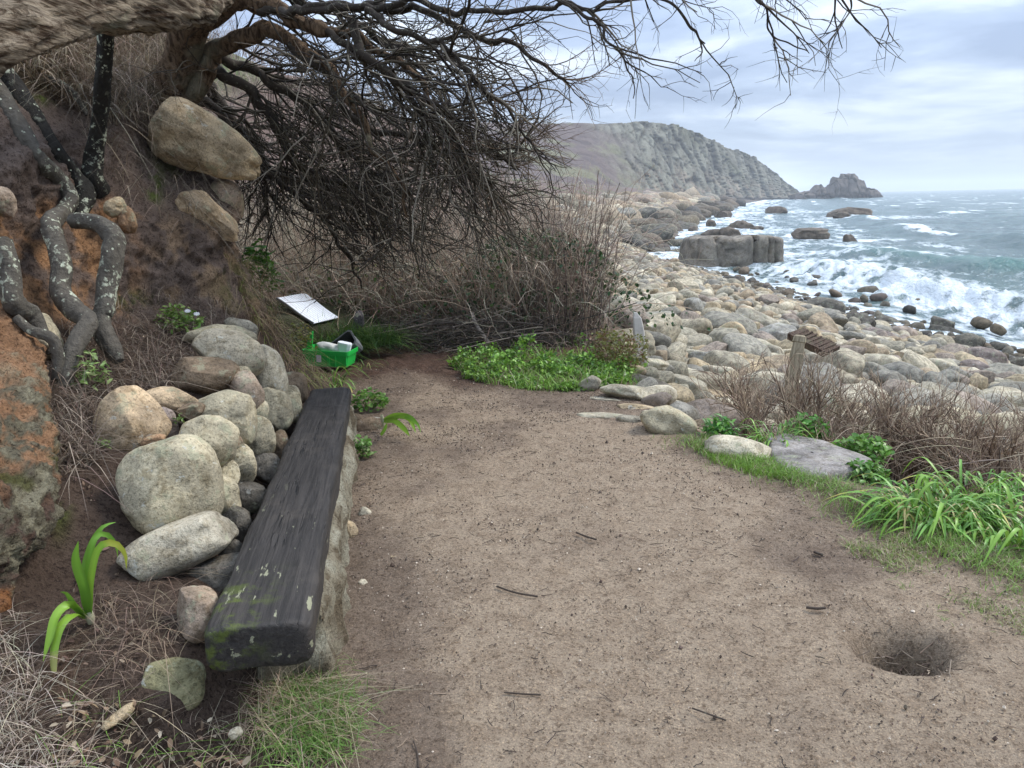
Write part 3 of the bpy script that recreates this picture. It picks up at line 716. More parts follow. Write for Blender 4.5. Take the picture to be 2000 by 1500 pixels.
# ---- retaining wall of rounded boulders behind the bench
WALL = [ # px py Y hw hh rot col seed label
 (252, 822, 3.20, 59, 60, 20, 'cream', 31, 'smooth cream peach boulder on the soil, leftmost of the stone wall'),
 (333, 786, 3.50, 52, 29, -4, 'cream', 32, 'cream and brown oval stone right of the smooth peach boulder'),
 (322, 828, 3.36, 22, 30, 15, 'violet', 33, 'small violet grey stone squeezed behind the peach boulder'),
 (300, 862, 3.12, 22, 12, 10, 'rust', 34, 'small orange stone sliver on top of the largest grey boulder'),
 (336, 950, 2.80, 85, 86, 8, 'mossy', 35, 'largest boulder of the wall, grey and flat topped'),
 (353, 1066, 2.62, 99, 45, 14, 'grey', 36, 'long rounded stone carrying the largest grey boulder'),
 (408, 864, 3.18, 52, 50, -25, 'mossy', 37, 'speckled rounded stone directly behind the largest grey boulder'),
 (440, 816, 3.55, 57, 50, -12, 'mossy', 38, 'round speckled boulder in the middle of the wall'),
 (400, 734, 3.95, 62, 35, -6, 'brown', 39, 'brownish egg shaped boulder left of the top of the wall'),
 (448, 690, 4.20, 62, 42, -12, 'pale', 40, 'big pale boulder crowning the far top of the wall'),
 (430, 655, 4.55, 62, 20, -8, 'mossy', 41, 'flat mossy stone peeping out behind the big pale crown boulder'),
 (470, 642, 4.80, 30, 18, -20, 'grey', 42, 'small grey stone at the very back of the wall top'),
 (524, 726, 4.45, 30, 50, 12, 'pale', 43, 'tall upright pale bluish boulder at the far end of the wall'),
 (482, 765, 3.98, 28, 40, 14, 'pink', 44, 'pinkish upright stone between two round boulders'),
 (536, 800, 4.25, 31, 41, 4, 'mossy', 45, 'yellowish grey upright stone below the tall bluish boulder'),
 (566, 790, 4.55, 22, 35, 8, 'mossy', 46, 'narrow yellow grey stone closest to the far end of the log'),
 (503, 852, 3.80, 30, 40, 8, 'mossy', 47, 'rough yellowish stone half way along the log'),
 (470, 908, 3.42, 27, 37, 5, 'mossy', 48, 'oval mossy stone right of the speckled rounded one'),
 (438, 966, 3.06, 26, 44, 4, 'mossy', 49, 'upright pale stone at the right side of the largest boulder'),
 (576, 758, 4.95, 22, 30, 6, 'brown', 50, 'dark mossy stone behind the far end of the log under grass'),
 (518, 915, 3.75, 30, 32, 10, 'dark', 51, 'dark green mossy stone in the shade beside the log middle'),  # dark stones beside the log: shade put into their colour
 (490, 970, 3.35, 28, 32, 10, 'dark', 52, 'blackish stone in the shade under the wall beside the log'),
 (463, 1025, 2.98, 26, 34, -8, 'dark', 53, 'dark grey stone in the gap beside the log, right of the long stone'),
 (545, 880, 4.05, 22, 36, 5, 'brown', 54, 'shaded brown stone near the far half of the log'),
 (425, 1125, 2.62, 62, 38, 22, 'dark', 55, 'shade-darkened slab under the long rounded stone beside the log'),  # shade under the long stone is in this dark colour
 (455, 872, 3.42, 20, 18, 5, 'brown', 201, 'small brown filler stone above the oval mossy one'),
 (506, 800, 3.98, 17, 22, 5, 'mossy', 202, 'small stone wedged below the pinkish upright stone'),
 (374, 802, 3.42, 24, 15, 5, 'brown', 203, 'small brown stone tucked left of the round speckled boulder'),
 (472, 728, 4.12, 17, 16, 5, 'mossy', 204, 'small stone plugging the gap under the big pale crown boulder'),
 (448, 925, 3.15, 18, 24, 5, 'mossy', 205, 'narrow stone between the largest boulder and the oval mossy one'),
 (428, 1040, 2.80, 24, 20, 5, 'brown', 206, 'shaded stone between the largest boulder and the log'),
 (522, 858, 4.0, 16, 22, 5, 'mossy', 207, 'small stone right of the rough yellowish one beside the log'),
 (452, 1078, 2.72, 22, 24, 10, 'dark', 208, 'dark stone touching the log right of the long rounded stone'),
 (390, 1197, 2.26, 37, 50, 0, 'pink', 56, 'pinkish rounded stone against the near end of the log'),
]
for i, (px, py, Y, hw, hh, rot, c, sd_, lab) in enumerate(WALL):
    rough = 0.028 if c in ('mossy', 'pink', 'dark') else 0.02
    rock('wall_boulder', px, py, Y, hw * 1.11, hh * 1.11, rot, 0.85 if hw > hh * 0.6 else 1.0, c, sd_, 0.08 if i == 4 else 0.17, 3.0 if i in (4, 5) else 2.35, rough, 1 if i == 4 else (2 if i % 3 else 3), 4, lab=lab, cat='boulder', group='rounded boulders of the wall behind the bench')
rock('mossy_stone', 338, 1338, 2.05, 60, 52, -15, 0.3, (0.19, 0.18, 0.105), 61, 0.12, 3.2, 0.03, 1, lab='flat mossy stone sunk in the soil in front of the log end', cat='stone')
rock('soil_stone', 232, 1400, 1.93, 34, 12, 25, 0.8, 'tan', 62, 0.2, 2.5, 0.05, 2, lab='small pale broken stone lying in the soil below the strap leaved plant', cat='stone')
rock('soil_stone', 460, 1432, 1.98, 14, 11, 20, 0.8, 'pale', 63, 0.2, 2.5, 0.05, 1, 3, lab='tiny whitish stone on the soil at the bottom edge', cat='stone')
rock('path_stone', 728, 834, 5.42, 37, 20, -4, 0.8, 'brown', 64, 0.12, 2.3, 0.015, 0, lab='smooth brown oval stone beside the path under the drooping leaves', cat='stone')
rock('path_stone', 697, 824, 5.5, 15, 17, 0, 0.8, 'brown', 65, 0.12, 2.3, 0.015, 0, lab='small brown stone between the log and the brown oval stone', cat='stone')
rock('pebble', 713, 1003, 3.83, 13, 12, -30, 0.8, 'pale', 66, 0.2, 2.4, 0.03, 1, 3, lab='whitish pebble on the path beside the middle of the bench', cat='pebble')
rock('pebble', 712, 1143, 3.06, 9, 14, 25, 0.7, 'pale', 67, 0.2, 2.4, 0.03, 1, 3, lab='whitish pebble on the path beside the near half of the bench', cat='pebble')
rock('pebble', 760, 657, 8.6, 9, 6, 0, 0.8, 'tan', 68, 0.2, 2.4, 0.03, 1, 3, lab='small tan pebble on the bare soil behind the grey tub', cat='pebble')
rock('pebble', 768, 1092, 3.3, 12, 7, 0, 0.5, 'tan', 69, 0.2, 2.4, 0.03, 1, 3, lab='small buff pebble bedded in the path left of centre', cat='pebble')

# ---- bench: log on a granite support
bench = empty('log_bench', (-0.95, 3.4, 0), label='bench made of a weathered black log on rough granite in front of the boulder wall', cat='bench')
def beam(pL0, pR0, pL1, pR1, ztop0, ztop1, zbot0, zbot1, nl, nc, rad, disp, name, mat, par, inset=(0, 0), drop=0.0, colf=None):
    """a beam whose top corners are given at both ends; rounded cross section"""
    V = []; 
    a = np.linspace(0, 2 * math.pi, nc, endpoint=False)
    sup = 5.0
    cxn = np.sign(np.cos(a)) * np.abs(np.cos(a)) ** (2 / sup); czn = np.sign(np.sin(a)) * np.abs(np.sin(a)) ** (2 / sup)
    ends = 7
    ts = np.concatenate([[0, 0, 0.0, 0.0008, 0.003, 0.007], np.linspace(0.014, 0.986, nl), [0.993, 0.997, 0.9992, 1, 1, 1]])
    shr = np.concatenate([[0.0, 0.5, 0.80, 0.91, 0.965, 0.992], np.ones(nl), [0.992, 0.965, 0.91, 0.8, 0.5, 0]])
    for t, s in zip(ts, shr):
        L = np.array(pL0) * (1 - t) + np.array(pL1) * t; R = np.array(pR0) * (1 - t) + np.array(pR1) * t
        c = (L + R) / 2; w = (R - L) / 2
        zt = ztop0 * (1 - t) + ztop1 * t; zb = zbot0 * (1 - t) + zbot1 * t
        zc_, hz_ = (zt + zb) / 2, (zt - zb) / 2
        V.append(np.stack([c[0] + w[0] * cxn * s, c[1] + w[1] * cxn * s, zc_ + hz_ * czn * s], 1))
    V = np.array(V)
    N = grid_normals(V); ctr = V.mean(1, keepdims=True); N *= np.sign((N * (V - ctr)).sum(-1, keepdims=True) + 1e-9)
    V = V + N * disp(V)[..., None]
    n, k = V.shape[:2]
    i, j = np.meshgrid(np.arange(n - 1), np.arange(k), indexing='ij')
    F = np.stack([i * k + j, i * k + (j + 1) % k, (i + 1) * k + (j + 1) % k, (i + 1) * k + j], -1).reshape(-1, 4)
    col = colf(V).reshape(-1, 3) if colf else None
    return MB().add(V.reshape(-1, 3), F, col).build(name, mat, par)
def logd(V):
    along = V[..., 1]; 
    g = fbm(np.stack([V[..., 0] * 24 + along * 3.4, along * 1.0, V[..., 2] * 24], -1), 4) * 0.006
    return g * 0.6 + fbm(V * 3.2, 3) * 0.009 + fbm(V * 12, 3) * 0.002 - 0.014 * np.exp(-((V[..., 0] + 0.145 * (V[..., 1] - 2) + 0.76 + 0.02 * np.sin(V[..., 1] * 2)) / 0.006) ** 2) * (V[..., 2] > 0.38) * (0.4 + 0.6 * (pn(V * 3) > -0.2))
def m_log():
    M = NM('weathered_log'); p = M.pos
    v = M.vm('ADD', p, M.scale_vec(M.pos, (0.145, 0, 0)))
    rotm = M.n('ShaderNodeMapping'); rotm.inputs['Rotation'].default_value = (0, 0, math.radians(8.3)); M.set(rotm.inputs['Vector'], p) ; 
    rotm.inputs['Rotation'].default_value = (0, 0, math.radians(-8.3))
    st = M.scale_vec(rotm.outputs[0], (1.0, 0.04, 1.0))
    g = M.noise(st, 60, 6, 0.65, 0.5); g2 = M.noise(st, 150, 4, 0.6); big = M.noise(p, 6, 4)
    c = M.mix(M.step(g, 0.3, 0.75), (0.017, 0.0145, 0.0125), (0.050, 0.043, 0.037))
    chk = M.noise(M.scale_vec(rotm.outputs[0], (1.0, 0.02, 1.0)), 26, 3, 0.5); ck = M.math('MULTIPLY', M.step(M.math('ABSOLUTE', M.math('SUBTRACT', chk, 0.5)), 0.012, 0.0), M.step(M.noise(p, 3.0, 2), 0.42, 0.52))
    c = M.mix(M.math('MULTIPLY', M.step(big, 0.5, 0.66), 0.35), c, (0.075, 0.062, 0.050)); c = M.mix(ck, c, (0.004, 0.004, 0.004))
    li = M.noise(M.scale_vec(rotm.outputs[0], (1.0, 0.28, 1.0)), 24, 5, 0.65)
    sepn = M.n('ShaderNodeSeparateXYZ'); M.set(sepn.inputs[0], p)
    nearz = M.step(sepn.outputs[1], 3.4, 2.2)
    c = M.mix(M.math('MULTIPLY', M.math('MULTIPLY', M.step(li, 0.62, 0.65), nearz), 0.85), c, (0.27, 0.265, 0.17))
    mo = M.math('MULTIPLY', M.step(M.noise(p, 14, 4, 0.7), 0.46, 0.62), M.math('MULTIPLY', M.step(sepn.outputs[1], 2.45, 2.1), M.step(M.math('ADD', sepn.outputs[0], 0.0), -0.68, -0.86)))
    c = M.mix(M.math('MULTIPLY', mo, 0.9), c, (0.075, 0.095, 0.015))
    h = M.math('SUBTRACT', M.math('ADD', M.math('MULTIPLY', g, 1.2), M.math('MULTIPLY', g2, 0.4)), M.math('MULTIPLY', ck, 1.5))
    rr_ = M.math('ADD', 0.50, M.math('MULTIPLY', M.noise(st, 9, 3), 0.25))
    return M.fin(c, rr_, M.bump(h, 0.6, 0.008), 0.3)
beam((-0.905, 1.99), (-0.605, 2.04), (-1.335, 4.95), (-1.065, 4.97), .42, .42, .27, .30, 150, 56, 0.03, logd, 'log_seat', m_log(), bench)
def supd(V):
    return fbm(V * 4, 4) * 0.05 + ridged(V * 12, 3) * 0.012 + fbm(V * 30, 3) * 0.006
def supc(V):
    q = fbm(V * 7, 4); q2 = fbm(V * 30, 3)
    C = np.broadcast_to(np.array((0.37, 0.33, 0.235)), V.shape).copy()
    C = blend(C, np.array((0.47, 0.44, 0.33)), ss(0.0, 0.4, q)); C = blend(C, np.array((0.17, 0.13, 0.08)), ss(0.05, 0.4, -q + 0.4 * q2) * 0.9)
    return C
m_sup = m_soil('rough_granite', 0.8, 0.9, 1.2, 0.35)
beam((-0.86, 2.30), (-0.625, 2.34), (-1.34, 5.0), (-1.085, 5.02), .285, .315, -.12, -.12, 130, 60, 0.03, supd, 'granite_support', m_sup, bench, colf=supc)
rock('support_stone', 688, 1045, 3.6, 14, 30, 8, 1.2, 'tan', 71, 0.2, 2.4, 0.03, 1, lab='small rounded stone leaning on the granite side of the bench', cat='stone')

# ---- tree: thick trunk, upright stem, limbs
print('tree')
tree = empty('overhanging_tree', A(340, 200, 6.0), label='old leafless tree leaning out over the path from the bank', cat='tree')
def limb(pts, name, mat, par, n=60, k=28, bump=0.10, fine=0.05, col=(0.1, 0.08, 0.06), ends=True, freq=6.0, wob=0.0, rs=1.0):
    """pts rows: px, py, Y, radius in photo pixels"""
    q = np.array(pts, float); c = A(q[:, 0], q[:, 1], q[:, 2]); s = q[:, 2] / FOC
    sp = spline(np.concatenate([c, (q[:, 3] * s)[:, None]], 1), n)
    Cn, Rr = sp[:, :3], sp[:, 3] * rs
    if wob: Cn = Cn + np.stack([fbm(Cn * 2.6 + k_ * 9.1, 3) for k_ in range(3)], 1) * wob
    T = np.gradient(Cn, axis=0); T /= np.linalg.norm(T, axis=1, keepdims=True)
    X = np.zeros_like(T); x0 = np.cross(T[0], (0, 0, 1.0)); 
    if np.linalg.norm(x0) < 1e-3: x0 = np.array([1.0, 0, 0])
    for i in range(n):
        x0 = x0 - T[i] * (x0 @ T[i]); x0 /= np.linalg.norm(x0); X[i] = x0
    Yv = np.cross(T, X); a = np.arange(k) / k * 2 * np.pi
    D = np.cos(a)[None, :, None] * X[:, None] + np.sin(a)[None, :, None] * Yv[:, None]
    V = Cn[:, None] + Rr[:, None, None] * D
    along = np.linspace(0, 1, n)[:, None] * np.linalg.norm(np.diff(Cn, axis=0), axis=1).sum()
    nz = fbm(np.concatenate([D * 1.3, np.broadcast_to((along * 3)[..., None] * 0, V.shape[:2] + (1,))], -1)[..., :3] + (along * 2.2)[..., None], 3) * bump
    wv_ = np.broadcast_to((along * 2.6)[..., None], V.shape[:2] + (1,)) + 0.25 * fbm(V * 2.5, 2)[..., None]
    ang = np.arctan2(D @ np.array([0, 0, 1.0]), D @ np.array([0.6, 0.8, 0]))
    qv = np.concatenate([D * freq * 0.55, wv_], -1)
    nz = nz + fine * (fbm(qv[..., [0, 1, 3]] + qv[..., [2, 2, 2]] * 0.7, 4))
    V = V + D * (Rr[:, None] * nz)[..., None]
    i, j = np.meshgrid(np.arange(n - 1), np.arange(k), indexing='ij')
    F = np.stack([i * k + j, i * k + (j + 1) % k, (i + 1) * k + (j + 1) % k, (i + 1) * k + j], -1).reshape(-1, 4)
    mb_ = MB(); mb_.add(V.reshape(-1, 3), F, col)
    cap = np.concatenate([V[0], Cn[:1] - T[:1] * Rr[0] * 0.3]); mb_.add(cap, [[(q_ + 1) % k, q_, k] for q_ in range(k)], col)
    cap = np.concatenate([V[-1], Cn[-1:] + T[-1:] * Rr[-1] * 0.3]); mb_.add(cap, [[q_, (q_ + 1) % k, k] for q_ in range(k)], col)
    return mb_.build(name, mat, par), Cn, Rr
limb([(-260, 160, 2.9, 112), (-60, 62, 3.2, 84), (80, 15, 3.6, 66), (200, -8, 4.1, 60), (310, -8, 4.6, 56), (380, 2, 5.2, 44), (430, -25, 5.7, 34), (520, -70, 6.2, 26)], 'trunk', m_bark_trunk, tree, 170, 72, 0.16, 0.10, freq=12.0)
limb([(318, 218, 6.05, 46), (325, 185, 6.0, 40), (345, 140, 5.9, 33), (362, 80, 5.8, 30), (378, 20, 5.7, 32), (392, -60, 5.6, 34)], 'trunk', m_bark_up, tree, 90, 44, 0.18, 0.12)
LIMBS = [
 [(365, 205, 6.0, 20), (400, 130, 5.9, 21), (440, 82, 5.8, 20), (510, 68, 5.7, 18), (580, 84, 5.6, 15), (640, 128, 5.5, 11), (700, 220, 5.4, 8), (760, 330, 5.3, 5), (800, 420, 5.3, 3)],
 [(385, 60, 5.7, 26), (440, 25, 5.7, 24), (520, 18, 5.6, 18), (590, 40, 5.5, 15), (640, 52, 5.5, 12), (720, 85, 5.4, 8), (800, 150, 5.3, 7), (860, 240, 5.3, 4)],
 [(500, 30, 5.6, 10), (600, 2, 5.4, 9), (750, 12, 5.2, 8), (850, 42, 5.0, 7), (960, 90, 4.9, 6), (1050, 130, 4.8, 4), (1110, 190, 4.8, 2)],
 [(560, 0, 5.5, 9), (680, 10, 5.2, 8), (820, 14, 5.0, 7), (930, 16, 4.8, 6), (1080, 22, 4.6, 5), (1180, 8, 4.5, 4), (1300, -20, 4.4, 3)],
 [(380, 150, 6.1, 14), (430, 150, 6.1, 13), (500, 190, 6.1, 11), (560, 290, 6.2, 9), (620, 340, 6.3, 8), (700, 360, 6.4, 6), (790, 395, 6.4, 3)],
 [(370, 180, 6.2, 12), (440, 250, 6.3, 10), (500, 330, 6.4, 9), (560, 375, 6.5, 7), (620, 430, 6.6, 6), (670, 500, 6.7, 4), (700, 560, 6.8, 2)],
 [(560, 80, 5.6, 12), (640, 150, 5.5, 10), (700, 240, 5.5, 8), (790, 285, 5.5, 6), (880, 300, 5.6, 5), (960, 290, 5.6, 4), (1060, 288, 5.6, 2)],
 [(680, 40, 5.3, 11), (740, 130, 5.2, 10), (830, 205, 5.2, 8), (890, 300, 5.2, 6), (925, 400, 5.2, 2)],
 [(430, 110, 6.0, 12), (500, 140, 6.1, 10), (580, 200, 6.2, 9), (640, 260, 6.4, 7), (700, 330, 6.5, 5), (740, 420, 6.5, 3)],
 [(640, 60, 5.4, 8), (720, 120, 5.3, 8), (800, 190, 5.2, 6), (850, 250, 5.2, 5), (930, 290, 5.2, 4), (1010, 330, 5.2, 2)],
 [(700, 20, 5.1, 8), (790, 60, 5.0, 7), (880, 110, 5.0, 6), (950, 180, 5.0, 5), (1010, 240, 5.0, 3), (1060, 300, 5.0, 2)],
 [(1000, -60, 4.6, 5), (1130, 30, 4.4, 4), (1200, 70, 4.3, 3), (1240, 120, 4.3, 2), (1240, 205, 4.3, 1)],
 [(1200, -60, 4.3, 4), (1300, 0, 4.2, 3), (1330, 60, 4.2, 3), (1365, 100, 4.2, 1.5)],
 [(1400, -90, 4.1, 4), (1480, -30, 4.0, 3), (1510, 50, 4.0, 2), (1545, 85, 4.0, 1.6), (1578, 108, 4.0, 1)],
 [(1560, -80, 4.0, 3), (1640, -20, 3.9, 2.5), (1655, 20, 3.9, 1.5), (1640, 44, 3.9, 1)],
 [(600, -60, 5.3, 10), (700, -50, 5.0, 9), (900, -60, 4.8, 8), (1100, -80, 4.5, 6), (1300, -90, 4.3, 5), (1560, -90, 4.0, 3)],
 [(400, -40, 6.2, 14), (520, -10, 6.4, 12), (640, 20, 6.6, 9), (760, 80, 6.8, 6), (860, 170, 6.9, 3)],
 [(350, 120, 6.6, 13), (420, 190, 6.9, 12), (470, 260, 7.0, 10), (520, 330, 7.0, 8), (600, 360, 7.0, 6), (690, 400, 7.0, 3)],
]
cdark = (0.036, 0.028, 0.021)
lcs = []
for q_ in LIMBS:
    big = q_[0][3] > 15
    o, cn, r_ = limb(q_, 'branch', m_bark_up if big else m_twigs, tree, 72, 18 if big else 10, 0.18, 0.14, cdark, wob=0.085, rs=0.82)
    lcs.append((cn, r_))
def grow(parents, prad, count, length, spread, gravity, seg, side, rrad, tmin=0.1, wander=0.3, bias=(0, 0, 0), tip=0.35):
    """children of batches of curves. parents (m,n,3)"""
    m_, n = parents.shape[:2]
    pi = rng.integers(0, m_, count); t = rng.uniform(tmin, 1.0, count) * (n - 1.001); i0 = t.astype(int); f = (t - i0)[:, None]
    p0 = parents[pi, i0] * (1 - f) + parents[pi, i0 + 1] * f
    tg = parents[pi, i0 + 1] - parents[pi, i0]; tg /= np.linalg.norm(tg, axis=1, keepdims=True) + 1e-9
    rd = rng.normal(size=(count, 3)); rd /= np.linalg.norm(rd, axis=1, keepdims=True)
    d = tg + rd * spread + np.array(bias); d /= np.linalg.norm(d, axis=1, keepdims=True)
    L = length * rng.uniform(0.45, 1.25, count)
    P = [p0]; wd_ = rng.normal(size=(count, 3)) * wander
    for s in range(seg - 1):
        d = d + np.array([0, 0, -gravity]) / seg + wd_ / seg + rng.normal(size=(count, 3)) * wander * 0.45
        d /= np.linalg.norm(d, axis=1, keepdims=True)
        P.append(P[-1] + d * (L / (seg - 1))[:, None])
    P = np.stack(P, 1)
    r0 = np.minimum(prad[pi, i0], rrad * rng.uniform(0.6, 1.3, count)) if prad is not None else rrad * rng.uniform(0.6, 1.3, count)
    R = r0[:, None] * np.linspace(1, tip, seg)[None]
    return P, R
LP = np.stack([c for c, r in lcs]); LR = np.stack([r for c, r in lcs])
dense = LP[[0, 1, 4, 5, 6, 7, 8, 9, 10, 16, 17, 17, 8, 5, 4]]; denr = LR[[0, 1, 4, 5, 6, 7, 8, 9, 10, 16, 17, 17, 8, 5, 4]]
thin = LP[[2, 3, 11, 12, 13, 14, 15, 10]]; thr = LR[[2, 3, 11, 12, 13, 14, 15, 10]]
a1, r1 = grow(dense, denr, 270, 1.15, 0.72, 0.20, 10, 4, 0.0095, 0.10, 0.6, (0.38, 0, -0.14))
def outr(Pq):
    x_, y_, d_ = to_px(Pq); return ((x_ > 1150 - 0.10 * y_) & (y_ > 175)).any(1) | ((x_ > 1140) & (y_ > 120)).any(1)
a1k = ~((a1[..., 2] < 0.95).any(1)) & ~outr(a1); a1, r1 = a1[a1k], r1[a1k]
a2, r2 = grow(a1, r1, 1450, 0.60, 0.6, 0.20, 6, 3, 0.0055, 0.1, 0.4, (0.20, 0, -0.12))
a2k = ~((a2[..., 2] < 0.85).any(1)) & ~outr(a2); a2, r2 = a2[a2k], r2[a2k]
k1, kr1 = grow(LP[[17, 4, 16, 8, 5]], LR[[17, 4, 16, 8, 5]], 80, 0.95, 0.6, 0.3, 9, 4, 0.010, 0.05, 0.5, (0.35, 0.1, -0.2)); kk = ~((k1[..., 2] < 0.95).any(1)) & ~outr(k1); k1, kr1 = k1[kk], kr1[kk]
k2, kr2 = grow(k1, kr1, 450, 0.42, 0.75, 0.2, 6, 3, 0.005, 0.1, 0.5, (0.2, 0, -0.1)); kk = ~((k2[..., 2] < 0.85).any(1)) & ~outr(k2); k2, kr2 = k2[kk], kr2[kk]
a3, r3 = grow(a2, r2, 3500, 0.24, 0.8, 0.15, 4, 3, 0.0028, 0.15, 0.4)
b1, q1 = grow(thin, thr, 52, 0.42, 0.6, 0.5, 8, 4, 0.0065, 0.2, 0.45, (0.2, 0, -0.35))
b2, q2_ = grow(b1, q1, 230, 0.22, 0.8, 0.2, 5, 3, 0.0032, 0.2, 0.5)
b3, q3_ = grow(b2, q2_, 480, 0.10, 0.9, 0.0, 4, 3, 0.0019, 0.3, 0.4)
d1_, e1_ = grow(LP[[6, 9, 10, 7, 2]], LR[[6, 9, 10, 7, 2]], 95, 0.38, 0.5, -0.1, 7, 4, 0.004, 0.55, 0.5, (0.5, 0, 0.15))
d2_, e2q = grow(d1_, e1_, 620, 0.16, 0.8, 0.0, 4, 3, 0.0022, 0.2, 0.4, (0.1, 0, 0.1))
tw = MB()
for Pq, Rq in ((d1_, e1_), (d2_, e2q)): tubes(tw, Pq, Rq, 3, np.array((0.13, 0.09, 0.06)) * rng.uniform(0.6, 1.6, (len(Pq), 1)))
for (Pq, Rq, k_) in ((k1, kr1, 4), (k2, kr2, 3), (a1, r1, 5), (a2, r2, 4), (a3, r3, 3), (b1, q1, 5), (b2, q2_, 3), (b3, q3_, 3)):
    cc = np.array(cdark) * rng.uniform(0.5, 1.5, (len(Pq), 1)) + rng.uniform(-0.006, 0.012, (len(Pq), 1)) * np.array([1, 0.9, 0.2])
    light = (rng.random(len(Pq)) < 0.16)[:, None]; cc = np.where(light, np.array([[0.20, 0.17, 0.13]]), cc)
    tubes(tw, Pq, Rq, k_, np.clip(cc, 0.01, 1))
tag(tw.build('twigs', m_twigs, tree), None, None, kind='stuff')
# broken stub and hanging dead twig
limb([(600, 45, 5.45, 9), (625, 58, 5.4, 14), (640, 64, 5.38, 9)], 'broken_stub', m_bark_up, tree, 16, 14, 0.3, 0.3)

# roots and stems down the bank
def root(pts, lab, mat=m_root, name='root'):
    o, c, r = limb(pts, name, mat, None, 110, 22, 0.16, 0.10, (0.5, 0.5, 0.5), freq=8)
    return tag(o, lab, 'root', 'exposed roots and stems on the bank')
def bp(px, py, r, off=-0.06): return (px, py, float(bankY(px, py)) + off * 0.6, r * 0.84)
root([bp(-40, 140, 26, -.15), bp(0, 190, 22, -.12), bp(30, 240, 20, -.12), bp(75, 310, 19, -.12), bp(115, 350, 18, -.12), bp(138, 385, 17, -.12), bp(125, 412, 17, -.12), (100, 435, 4.05, 18), (112, 480, 3.95, 18), (121, 520, 3.88, 19), (118, 570, 3.8, 19), (145, 605, 3.72, 19), (172, 628, 3.62, 18), (160, 650, 3.55, 19), (140, 690, 3.45, 19), (122, 745, 3.38, 18), (108, 790, 3.35, 14)],
     'long winding grey root with lichen spots coming down left to the soil')
root([(142, 432, 4.1, 13), (160, 430, 4.08, 15), (195, 440, 4.05, 16), (222, 465, 4.0, 19), (218, 500, 3.95, 21), (208, 560, 3.9, 20), (206, 600, 3.85, 18), (198, 620, 3.82, 17), (205, 655, 3.78, 19), (225, 690, 3.74, 15), (233, 705, 3.72, 9)],
     'bent root with pale lichen crust right of the winding root')
root([bp(-20, 120, 30, -.05), bp(20, 170, 26, -.05), bp(70, 240, 22, -.04), bp(110, 300, 19, -.04), bp(145, 345, 18, -.04), bp(165, 380, 24, -.04), bp(150, 430, 12, -.02)],
     'broad black ridged root running diagonally behind the grey one', m_root_black)
root([(207, 60, 4.45, 14), (204, 120, 4.5, 13), (198, 190, 4.6, 14), (190, 260, 4.68, 14), (184, 310, 4.72, 16), (182, 350, 4.72, 20), (192, 372, 4.78, 22)],
     'straight black upright stem with white lichen spots under the trunk', m_root_black)
root([(5, 470, 3.5, 16), (18, 520, 3.45, 17), (26, 590, 3.4, 20), (60, 615, 3.5, 19), (85, 660, 3.5, 13), (98, 690, 3.5, 8)],
     'short thick dark root curling behind the clay outcrop')
root([(30, 620, 3.35, 9), (60, 645, 3.36, 10), (98, 660, 3.38, 11), (113, 690, 3.38, 11), (112, 740, 3.36, 11)],
     'thinner black root joining the foot of the winding root')
root([(88, 150, 5.0, 5), (120, 165, 4.98, 6), (150, 190, 5.0, 6), (170, 225, 5.0, 4)], 'small mossy root high on the bank left of the black stem')

